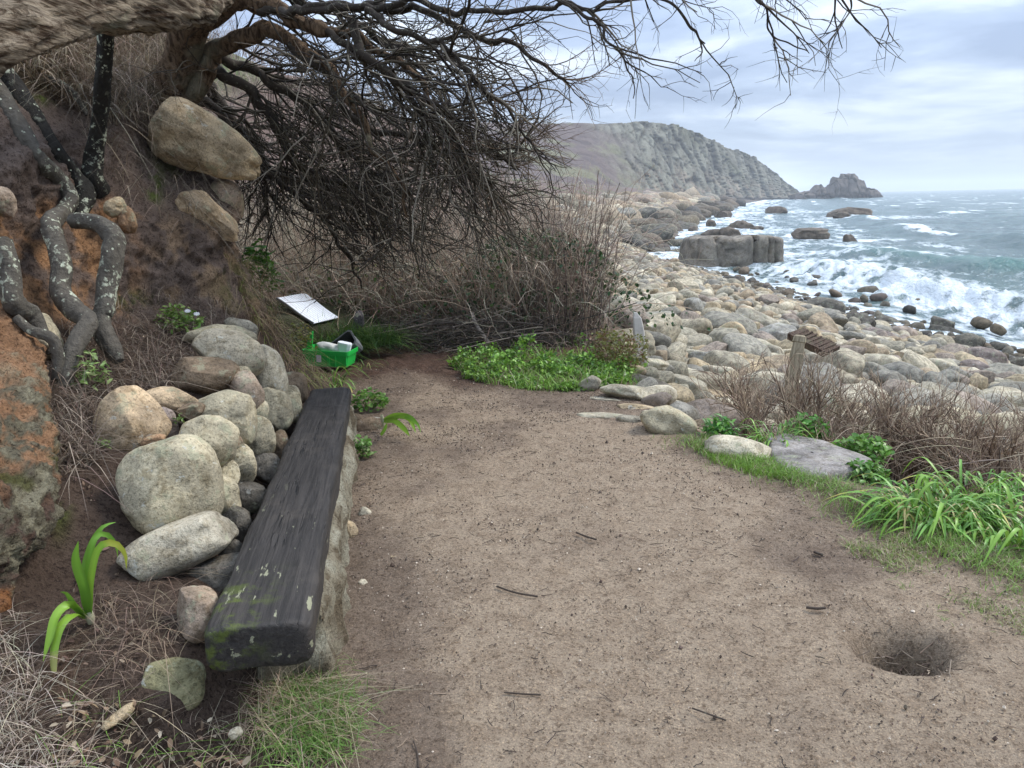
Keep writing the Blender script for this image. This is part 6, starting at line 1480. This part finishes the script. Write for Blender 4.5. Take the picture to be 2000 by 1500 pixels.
# strap leaved plants: every leaf an object
def strapmesh(C, w, col, name='leaf', keel=0.25, up=None):
    C = np.asarray(C, float); n = len(C); T = np.gradient(C, axis=0); T /= np.linalg.norm(T, axis=1, keepdims=True) + 1e-9
    ref = np.array([0, 0, 1.0]) if up is None else np.asarray(up, float)
    S_ = np.cross(T, ref); bad = np.linalg.norm(S_, axis=1) < 0.15
    S_[bad] = S_[~bad][0] if (~bad).any() else (0, 1, 0)
    for i in range(1, n):
        if S_[i] @ S_[i - 1] < 0: S_[i] = -S_[i]
    S_ /= np.linalg.norm(S_, axis=1, keepdims=True); Nn = np.cross(S_, T)
    t = np.linspace(0, 1, n); ww = w * 0.5 * np.clip(np.minimum(0.55 + t * 3, 1) * (1 - np.maximum((t - 0.55) / 0.45, 0) ** 2.2), 0.04, 1)
    V = np.stack([C - S_ * ww[:, None] + Nn * ww[:, None] * keel, C, C + S_ * ww[:, None] + Nn * ww[:, None] * keel], 1)
    c = np.broadcast_to(np.asarray(col, float), (n, 3)) if np.ndim(col) == 1 else np.asarray(col)
    c = np.repeat(c, 3, 0).reshape(n, 3, 3).copy(); c[:, 1] *= 1.25
    return MB().add(V.reshape(-1, 3), grid_faces(n, 3), c.reshape(-1, 3)).mesh(name, m_leaf)
def arch(L, rise, out_, n=11, droop=1.0):
    t = np.linspace(0, 1, n); return np.stack([out_ * L * t ** 1.2, 0.03 * L * np.sin(t * 3), L * (rise * np.sin(np.minimum(t * 1.15, 1.0) * math.pi / 2) - droop * rise * 1.1 * np.maximum(t - 0.45, 0) ** 1.7)], 1)
strap_var = []
for k in range(12):
    c0 = np.array((0.13, 0.27, 0.045)) * random.uniform(0.8, 1.25) + np.array((0.05, 0.04, 0)) * (k % 4 == 0)
    cc_ = c0[None] * np.linspace(0.7, 1.2, 11)[:, None]
    if k == 9: cc_[:] = (0.40, 0.34, 0.14)
    if k in (2, 7): cc_[-2:] = (0.45, 0.38, 0.16)
    if k == 5: cc_[-3:] = (0.42, 0.36, 0.08)
    strap_var.append(strapmesh(arch(0.42 * random.uniform(0.8, 1.15), random.uniform(0.25, 0.58), random.uniform(0.45, 0.85), 11, random.uniform(1.2, 2.6)), random.uniform(0.012, 0.021), cc_))
def strap_clump(px, py, n, rx, ry_, scale, lab, seed):
    g = G(px, py, -0.03); r_ = np.random.default_rng(seed)
    c = empty('strap_leaved_plant', g, label=lab, cat='plant')
    for i in range(n):
        o = link('leaf', strap_var[r_.integers(0, 12)]); o.parent = c
        a = r_.uniform(0, 2 * math.pi); q_ = math.sqrt(r_.random())
        o.location = (math.cos(a) * q_ * rx, math.sin(a) * q_ * ry_, -0.01 + 0.02 * r_.random()); o.rotation_euler = (r_.normal(0, 0.12), r_.normal(0, 0.14), a + r_.normal(0, 0.9)); s_ = scale * r_.uniform(0.65, 1.15); o.scale = (s_, s_, s_)
strap_clump(1825, 1025, 290, 0.24, 0.15, 0.88, 'large lush clump of arching strap leaves in front of the hedge', 1)
strap_clump(1965, 1062, 130, 0.16, 0.12, 0.85, 'strap leaved clump at the right edge, lower than the large one', 2)
strap_clump(1510, 868, 90, 0.12, 0.08, 0.62, 'small strap leaved clump behind the pale domed stone', 3)
strap_clump(1900, 965, 70, 0.16, 0.12, 0.8, 'pale flowering strap leaved clump behind the large one', 4)
strap_clump(1990, 985, 40, 0.1, 0.1, 0.75, 'sparse strap leaves against the long grey boulder at the right edge', 5)
strap_clump(712, 725, 16, 0.04, 0.04, 0.55, 'small upright strap leaved plant in front of the green crate', 6)
strap_clump(642, 760, 46, 0.12, 0.08, 0.85, 'yellow green strap leaved plant behind the far end of the log', 7)
# plants traced leaf by leaf
def traced(name, base, leafs, lab, upv=(0, -1, 0.4)):
    c = empty(name, A(*base), label=lab, cat='plant'); o0 = np.array(c.location)
    for pts, w, col, tipc in leafs:
        q = np.array(pts, float); C = spline(A(q[:, 0], q[:, 1], q[:, 2]), 18); s_ = q[:, 2].mean() / FOC
        cc_ = np.array(col)[None] * np.linspace(0.9, 1.1, 18)[:, None]
        if tipc is not None: cc_[-6:] = cc_[-6:] * 0.4 + np.array(tipc) * 0.6
        me = strapmesh(C, w * s_, cc_, 'leaf', 0.3, upv); o = link('leaf', me); o.parent = c; o.matrix_parent_inverse = Matrix.Translation(-Vector(c.location))
    mb_ = MB(); tubes(mb_, np.array([[A(base[0] - 3, base[1] - 12, base[2]), A(base[0], base[1], base[2]), A(base[0] + 2, base[1] + 12, base[2])]]), np.array([[0.011, 0.015, 0.009]]), 10, (0.42, 0.40, 0.26)); o = mb_.build('bulb_neck', m_leaf, c)
g1 = (0.15, 0.30, 0.035); g2 = (0.21, 0.36, 0.04)
traced('strap_leaved_plant', (176, 1206, 2.22), [
 ([(174, 1200, 2.22), (167, 1150, 2.20), (150, 1095, 2.18), (153, 1057, 2.17)], 24, g1, None),
 ([(172, 1200, 2.23), (165, 1130, 2.25), (178, 1070, 2.27), (200, 1030, 2.28), (226, 1020, 2.30)], 17, g1, None),
 ([(176, 1200, 2.22), (178, 1135, 2.20), (193, 1072, 2.20), (222, 1060, 2.20), (244, 1080, 2.20), (247, 1112, 2.21)], 16, g2, (0.45, 0.38, 0.05)),
 ([(175, 1200, 2.22), (172, 1120, 2.22), (184, 1055, 2.24), (205, 1042, 2.26), (226, 1062, 2.27), (230, 1088, 2.28)], 14, g1, None),
 ([(172, 1203, 2.22), (168, 1160, 2.21), (162, 1120, 2.20)], 15, g1, None),
 ([(172, 1205, 2.22), (150, 1186, 2.18), (132, 1160, 2.15), (118, 1156, 2.13)], 14, g1, None),
 ([(170, 1207, 2.22), (140, 1180, 2.16), (112, 1200, 2.11), (98, 1245, 2.07), (84, 1292, 2.04)], 20, g2, None),
 ([(168, 1208, 2.22), (145, 1198, 2.16), (118, 1222, 2.10), (104, 1275, 2.06), (107, 1350, 2.01)], 19, g2, (0.40, 0.30, 0.14))],
 'bright green strap leaved plant alone in the soil at the lower left')
traced('strap_leaved_plant', (748, 822, 5.3), [
 ([(748, 822, 5.3), (775, 812, 5.2), (800, 818, 5.1), (812, 845, 5.0)], 12, g2, None), ([(748, 822, 5.3), (770, 822, 5.2), (790, 838, 5.1), (800, 852, 5.0)], 11, g2, None),
 ([(748, 822, 5.3), (790, 812, 5.15), (815, 828, 5.0), (822, 845, 4.95)], 10, g1, None), ([(744, 850, 5.1), (752, 838, 5.05), (756, 826, 5.0)], 7, g1, None)],
 'few drooping strap leaves hanging over the brown oval path stone')

# ------------------------------------------------------------------ thicket
print('thicket')
th_ = MB()
def stems(n, xr, yr, hgt, lean, grav, seg, rad, cols, wander=0.35, z0=None, xf=None):
    x = rng.uniform(*xr, n); y = rng.uniform(*yr, n) if xf is None else xf(x, n)
    P0 = np.stack([x, y, H(x, y, False) - 0.03], 1); d = rng.normal(size=(n, 3)) * lean; d[:, 2] = 1; d /= np.linalg.norm(d, axis=1, keepdims=True)
    L = hgt * rng.uniform(0.55, 1.15, n); P = [P0]; w_ = rng.normal(size=(n, 3)) * wander
    for s_ in range(seg - 1):
        d = d + w_ / seg + np.array([0, 0, -grav]) * (s_ / seg) + rng.normal(size=(n, 3)) * 0.10; d /= np.linalg.norm(d, axis=1, keepdims=True); P.append(P[-1] + d * (L / (seg - 1))[:, None])
    P = np.stack(P, 1); R_ = rad * rng.uniform(0.6, 1.3, n)[:, None] * np.linspace(1, 0.35, seg)[None]
    ci = rng.integers(0, len(cols), n); c = np.array(cols)[ci] * rng.uniform(0.7, 1.3, (n, 1)); return P, R_, c
brown = [(0.42, 0.31, 0.22), (0.31, 0.25, 0.19), (0.50, 0.41, 0.31), (0.26, 0.165, 0.12), (0.36, 0.33, 0.24)]
greyb = [(0.46, 0.40, 0.29), (0.32, 0.28, 0.22), (0.54, 0.47, 0.35)]
front = lambda x, n: 8.6 + np.abs(rng.normal(0, 1.4, n)) + 0.5 * ss(-0.2, -1.2, x)
P1, R1, c1 = stems(2100, (-2.9, 0.92), None, 1.9, 0.30, 0.35, 8, 0.006, brown, xf=front)
P2, R2, c2 = stems(1200, (-5.0, -1.6), (9.2, 12.5), 2.2, 0.22, 0.25, 7, 0.0055, greyb)
P3_, R3, c3 = stems(260, (0.1, 1.08), (8.3, 10.2), 1.75, 0.12, 0.0, 7, 0.0055, [(0.08, 0.055, 0.045), (0.13, 0.09, 0.07), (0.20, 0.15, 0.11)], 0.2)
P4, R4, c4 = stems(2600, (-16, 2.0), (12, 36), 1.6, 0.35, 0.5, 6, 0.012, [(0.22, 0.155, 0.13), (0.17, 0.12, 0.10), (0.26, 0.20, 0.16)])
keep = P4[:, 0, 0] < xb(P4[:, 0, 1]) - 0.8; P4, R4, c4 = P4[keep], R4[keep], c4[keep]
P5, R5, c5 = stems(700, (-0.9, 1.0), (8.2, 9.2), 0.55, 0.7, 0.8, 7, 0.0035, [(0.34, 0.27, 0.20), (0.26, 0.19, 0.14)])
for (Pq, Rq, cq, k) in ((P1, R1, c1, 4), (P2, R2, c2, 3), (P3_, R3, c3, 4), (P4, R4, c4, 3), (P5, R5, c5, 3)): tubes(th_, Pq, Rq, k, cq)
for (par_, rr3, n_, L_, rd_, cols_) in ((P1, R1, 9500, 0.40, 0.0034, brown), (P2, R2, 4200, 0.4, 0.0032, greyb), (P3_, R3, 1500, 0.22, 0.0025, brown), (P4, R4, 3600, 0.6, 0.009, brown)):
    c_, q_ = grow(par_, rr3, n_, L_, 0.8, 0.35, 5, 3, rd_, 0.15, 0.5); tubes(th_, c_, q_, 3, np.array(cols_)[rng.integers(0, len(cols_), n_)] * rng.uniform(0.7, 1.4, (n_, 1)))
tag(th_.build('bramble_thicket', m_twig), 'tangled thicket of bare brown bramble stems', kind='stuff')
iv = MB(); n = 6500; x = rng.normal(0.35, 0.55, n); y = rng.normal(9.3, 0.5, n); z = 0.1 + 1.15 * rng.random(n) ** 1.1 * np.clip(1 - ((x - 0.3) / 1.6) ** 2, 0.1, 1)
k_ = fbm(np.stack([x, y, z], 1) * 2.2, 3) > -0.12; x, y, z = x[k_], y[k_], z[k_]; n = len(x)
leaves(iv, np.stack([x, np.maximum(y, 8.5), z], 1), 0.055, jit((0.035, 0.075, 0.025), n, 0.5, (0.08, 0.12, 0.04), 0.2), 0.35, 0.8)
tag(iv.build('ivy', m_leaf), 'dark evergreen leaves deep in the thicket', kind='stuff')
iv = MB(); n = 2600; x = rng.uniform(-2.6, -0.3, n); y = rng.uniform(8.8, 10.5, n); z = rng.random(n) ** 2 * 0.9
leaves(iv, np.stack([x, y, z], 1), 0.05, jit((0.07, 0.13, 0.03), n, 0.5, (0.18, 0.17, 0.06), 0.35), 0.4, 0.8)
tag(iv.build('undergrowth', m_leaf), 'scattered green leaves under the thicket behind the board', kind='stuff')
# cut branches lying at its foot
pile = MB(); n = 90; p0_ = np.stack([rng.uniform(-1.5, 0.4, n), rng.uniform(8.1, 8.8, n), rng.uniform(0.03, 0.30, n)], 1); d = np.stack([rng.normal(1, 0.4, n) * rng.choice([-1, 1], n, p=[.35, .65]), rng.normal(-0.1, 0.25, n), rng.normal(0.02, 0.16, n)], 1); d /= np.linalg.norm(d, axis=1, keepdims=True)
t = np.linspace(0, 1, 8)[None, :, None]; L = rng.uniform(0.5, 1.7, (n, 1, 1)); Pq = p0_[:, None] + d[:, None] * L * (t - 0.4) + rng.normal(size=(n, 1, 3)) * 0.12 * t ** 2 + np.sin(t * 5) * 0.02; Pq[..., 2] = np.maximum(Pq[..., 2], 0.015)
Rq = rng.uniform(0.004, 0.012, (n, 1)) * np.linspace(1, 0.4, 8)[None]
tubes(pile, Pq, Rq, 5, jit((0.055, 0.045, 0.035), n, 0.4, (0.22, 0.18, 0.14), 0.25)); cq, rq = grow(Pq, Rq, 500, 0.3, 0.7, 0.1, 5, 3, 0.004); cq[..., 2] = np.maximum(cq[..., 2], 0.01); tubes(pile, cq, rq, 3, jit((0.06, 0.048, 0.036), 500, 0.4))
tag(pile.build('brush_pile', m_twig), 'dark cut branches lying in a heap at the foot of the thicket', kind='stuff')
limb([(955, 672, 8.15, 5), (930, 635, 8.3, 4), (922, 612, 8.4, 3)], 'dead_stick', m_twigs, None, 16, 8, 0.1, 0.1, (0.2, 0.17, 0.14)); tag(bpy.data.objects['dead_stick'], 'bare broken stick leaning out of the thicket over the green plants', 'stick')

# ------------------------------------------------------------------ bare hedge
print('hedge')
hedge = empty('bare_hedge', (2.8, 5.2, -0.3), label='low leafless trimmed hedge between the path and the beach', cat='hedge')
nb = 64; u = np.sort(rng.random(nb)); bx_ = 1.85 + u * 2.5; by_ = 5.9 - u * 1.45 + rng.normal(0, 0.22, nb); 
P0 = np.stack([bx_, by_, H(bx_, by_, False) - 0.05], 1); ztop = lambda x: 0.40 + 0.05 * ss(2.1, 2.6, x) - 0.16 * ss(2.15, 1.8, x)
d = rng.normal(size=(nb, 3)) * 0.38; d[:, 2] = 1; d /= np.linalg.norm(d, axis=1, keepdims=True); P = [P0]; 
for s_ in range(7):
    d = d + rng.normal(size=(nb, 3)) * 0.28; d[:, 2] = np.maximum(d[:, 2], 0.25); d /= np.linalg.norm(d, axis=1, keepdims=True); P.append(P[-1] + d * 0.105)
HP = np.stack(P, 1); HP[..., 2] = np.minimum(HP[..., 2], 0.38); HR = rng.uniform(0.006, 0.013, (nb, 1)) * np.linspace(1, 0.5, 8)[None]
hc = [(0.27, 0.185, 0.13), (0.38, 0.28, 0.19), (0.15, 0.10, 0.07), (0.46, 0.36, 0.25)]
for i in range(nb):
    mb_ = MB(); tubes(mb_, HP[i:i + 1], HR[i:i + 1], 6, np.array(hc[i % 4])); mb_.build('stem', m_twig, hedge)
tw = MB()
def clipz(P):
    zt = ztop(P[..., 0]) + 0.035 * pn(P * (6, 6, 0)); P[..., 2] = np.where(P[..., 2] > zt, zt + (P[..., 2] - zt) * 0.12, P[..., 2]); return P
A1, B1 = grow(HP, HR, 1300, 0.46, 0.7, -0.5, 7, 4, 0.0068, 0.25, 0.45, (0, 0, 0.35)); A1 = clipz(A1)
A2, B2 = grow(A1, B1, 7000, 0.19, 0.75, -0.5, 5, 3, 0.0048, 0.2, 0.4); A2 = clipz(A2)
A3, B3 = grow(A2, B2, 9000, 0.08, 0.7, -0.6, 3, 3, 0.0038, 0.3, 0.3, (0, 0, 0.3)); A3 = clipz(A3)
for Pq, Rq, k in ((A1, B1, 4), (A2, B2, 3), (A3, B3, 3)): tubes(tw, Pq, Rq, k, np.array(hc)[rng.integers(0, 4, len(Pq))] * rng.uniform(0.6, 1.25, (len(Pq), 1)))
# long whips bending out over the stones
n = 46; u = rng.random(n); W0 = np.stack([1.9 + u * 2.2, 5.5 - u * 1.2, rng.uniform(-0.25, 0.0, n)], 1); d = np.stack([rng.normal(-0.3, 0.8, n), rng.normal(-0.5, 0.5, n), rng.uniform(0.1, 0.8, n)], 1); d /= np.linalg.norm(d, axis=1, keepdims=True)
t = np.linspace(0, 1, 9)[None, :, None]; L = rng.uniform(0.4, 0.9, (n, 1, 1)); Pq = W0[:, None] + d[:, None] * L * t - np.array([0, 0, 0.45]) * t ** 2 * L + rng.normal(size=(n, 1, 3)) * 0.06 * t ** 2
Pq[..., 2] = np.maximum(Pq[..., 2], H(Pq[..., 0], Pq[..., 1], False) + 0.02)
tubes(tw, Pq, rng.uniform(0.003, 0.006, (n, 1)) * np.linspace(1, 0.4, 9)[None], 4, jit((0.26, 0.20, 0.14), n, 0.3))
tag(tw.build('twigs', m_twig, hedge), None, None, kind='stuff')

# ------------------------------------------------------------------ loose bits on the path
print('debris')
n = 2600; y = 1.5 + 6.3 * rng.random(n) ** 1.3; x = -0.62 - (y - 2) * 0.15 + (xb(y) + 0.75 + (y - 2) * 0.15) * rng.random(n); a = rng.normal(-0.25, 1.1, n); L = (0.006 + 0.05 * rng.random(n) ** 2.6) * (1 + 1.2 * (rng.random(n) < 0.03)) * (0.7 + y / 8)
t = np.linspace(-0.5, 0.5, 4)[None, :, None]; d = np.stack([np.cos(a), np.sin(a), rng.normal(0, 0.06, n)], 1); C0 = np.stack([x, y, H(x, y) + 0.008], 1)
Pq = C0[:, None] + d[:, None] * L[:, None, None] * t + rng.normal(size=(n, 4, 3)) * (0.05 * L[:, None, None]); Pq[..., 2] = np.maximum(Pq[..., 2], H(Pq[..., 0], Pq[..., 1]) + 0.004)
st_ = MB(); tubes(st_, Pq, rng.uniform(0.0006, 0.0018, (n, 1)) * np.ones((1, 4)), 4, jit((0.040, 0.028, 0.022), n, 0.4, (0.26, 0.19, 0.13), 0.16))
n = 130; q = np.stack([rng.normal(1.42, 0.06, n), rng.normal(2.5, 0.06, n)], 1); C0 = np.stack([q[:, 0], q[:, 1], H(q[:, 0], q[:, 1]) + 0.02], 1); d = rng.normal(size=(n, 3)); d[:, 2] *= 0.35; d /= np.linalg.norm(d, axis=1, keepdims=True); L = rng.uniform(0.03, 0.15, n)
Pq = C0[:, None] + d[:, None] * L[:, None, None] * t + rng.normal(size=(n, 4, 3)) * 0.004; tubes(st_, Pq, rng.uniform(0.001, 0.0028, (n, 1)) * np.ones((1, 4)), 4, jit((0.12, 0.085, 0.06), n, 0.4, (0.32, 0.25, 0.18), 0.25))
tag(st_.build('twig_litter', m_twig), 'small dark twigs scattered over the path', kind='stuff')
V0 = np.array([(1, 0, 0), (-1, 0, 0), (0, 1, 0), (0, -1, 0), (0, 0, 1), (0, 0, -1)], float); F0 = np.array([(0, 2, 4), (2, 1, 4), (1, 3, 4), (3, 0, 4), (2, 0, 5), (1, 2, 5), (3, 1, 5), (0, 3, 5)])
n = 30000; y = 1.5 + 6.0 * rng.random(n) ** 1.25; x = -0.66 - (y - 2) * 0.15 + (xb(y) + 1.0 + (y - 2) * 0.15) * rng.random(n)
dn = fbm(P3(x * 1.8, y * 1.8, 3), 4); k_ = rng.random(n) < np.clip(dn * 1.6 + 0.5, 0.08, 1); x, y = x[k_], y[k_]; n = len(x)
sz = (0.0010 + 0.0038 * rng.random(n) ** 2) * (1 + 1.3 * (rng.random(n) < 0.012)) * (0.75 + y * 0.12); Vq = V0[None] * sz[:, None, None] * rng.uniform(0.5, 1.4, (n, 6, 1)) + np.stack([x, y, H(x, y) + 0.006], 1)[:, None]
gr = MB(); gr.add(Vq.reshape(-1, 3), (F0[None] + (np.arange(n) * 6)[:, None, None]).reshape(-1, 3), np.repeat(jit((0.10, 0.070, 0.052), n, 0.5, (0.46, 0.38, 0.29), 0.22), 6, 0))
tag(gr.build('grit', m_twig, smooth=False), 'soil crumbs and grit on the path', kind='stuff')
def single_twig(pts, lab):
    o, c, r = limb(pts, 'fallen_twig', m_twigs, None, 14, 6, 0.2, 0.1, (0.06, 0.045, 0.035)); tag(o, lab, 'twig', 'larger twigs lying about')
def gy(px, py, z=0.012): return (px, py, float(G(px, py, z)[1]))
for p_, lab in [([(970, 1145, 2), (1005, 1157, 2), (1050, 1165, 2)], 'dark twig lying near the middle of the path'), ([(1125, 1040, 2), (1145, 1048, 2), (1165, 1054, 2)], 'short straight dark twig right of the path centre'), ([(985, 1352, 2), (1020, 1355, 2), (1056, 1357, 2)], 'dark twig near the bottom middle of the path'),
                ([(808, 1448, 2), (815, 1470, 2), (818, 1500, 2)], 'upright lying twig at the bottom edge of the path'), ([(1840, 1082, 4), (1875, 1088, 4), (1915, 1092, 4)], 'thick short dark stick on the muddy grass at the right'), ([(1590, 1078, 3), (1598, 1081, 3), (1607, 1084, 3)], 'tiny black stick on the right half of the path'),
                ([(1352, 1383, 2), (1385, 1395, 2), (1418, 1407, 2)], 'thin long twig at the bottom right of the path'), ([(1575, 1186, 3), (1595, 1188, 3), (1612, 1187, 3)], 'short forked twig left of the hole')]:
    single_twig([gy(a_, b_) + (r_,) for a_, b_, r_ in p_], lab)

# ------------------------------------------------------------------ haze
hz_ = bpy.data.materials.new('haze'); hz_.use_nodes = True; nt = hz_.node_tree; nt.nodes.clear()
ho = nt.nodes.new('ShaderNodeOutputMaterial'); pv = nt.nodes.new('ShaderNodeVolumePrincipled'); pv.inputs['Density'].default_value = 0.00032; pv.inputs['Color'].default_value = (0.88, 0.92, 0.97, 1); pv.inputs['Anisotropy'].default_value = 0.2
nt.links.new(pv.outputs[0], ho.inputs['Volume'])
mbh = MB(); x0, x1, y0, y1, z0, z1 = -7300, 7300, -700, 7300, -30, 75
V = [(x0, y0, z0), (x1, y0, z0), (x1, y1, z0), (x0, y1, z0), (x0, y0, z1), (x1, y0, z1), (x1, y1, z1), (x0, y1, z1)]
mbh.add(V, [(0, 3, 2, 1), (4, 5, 6, 7), (0, 1, 5, 4), (1, 2, 6, 5), (2, 3, 7, 6), (3, 0, 4, 7)])
tag(mbh.build('haze', hz_, smooth=False), 'thin sea haze', kind='stuff')
tri = sum(len(o.data.polygons) for o in bpy.data.objects if o.type == 'MESH'); print('polys', tri, 'objects', len(bpy.data.objects))
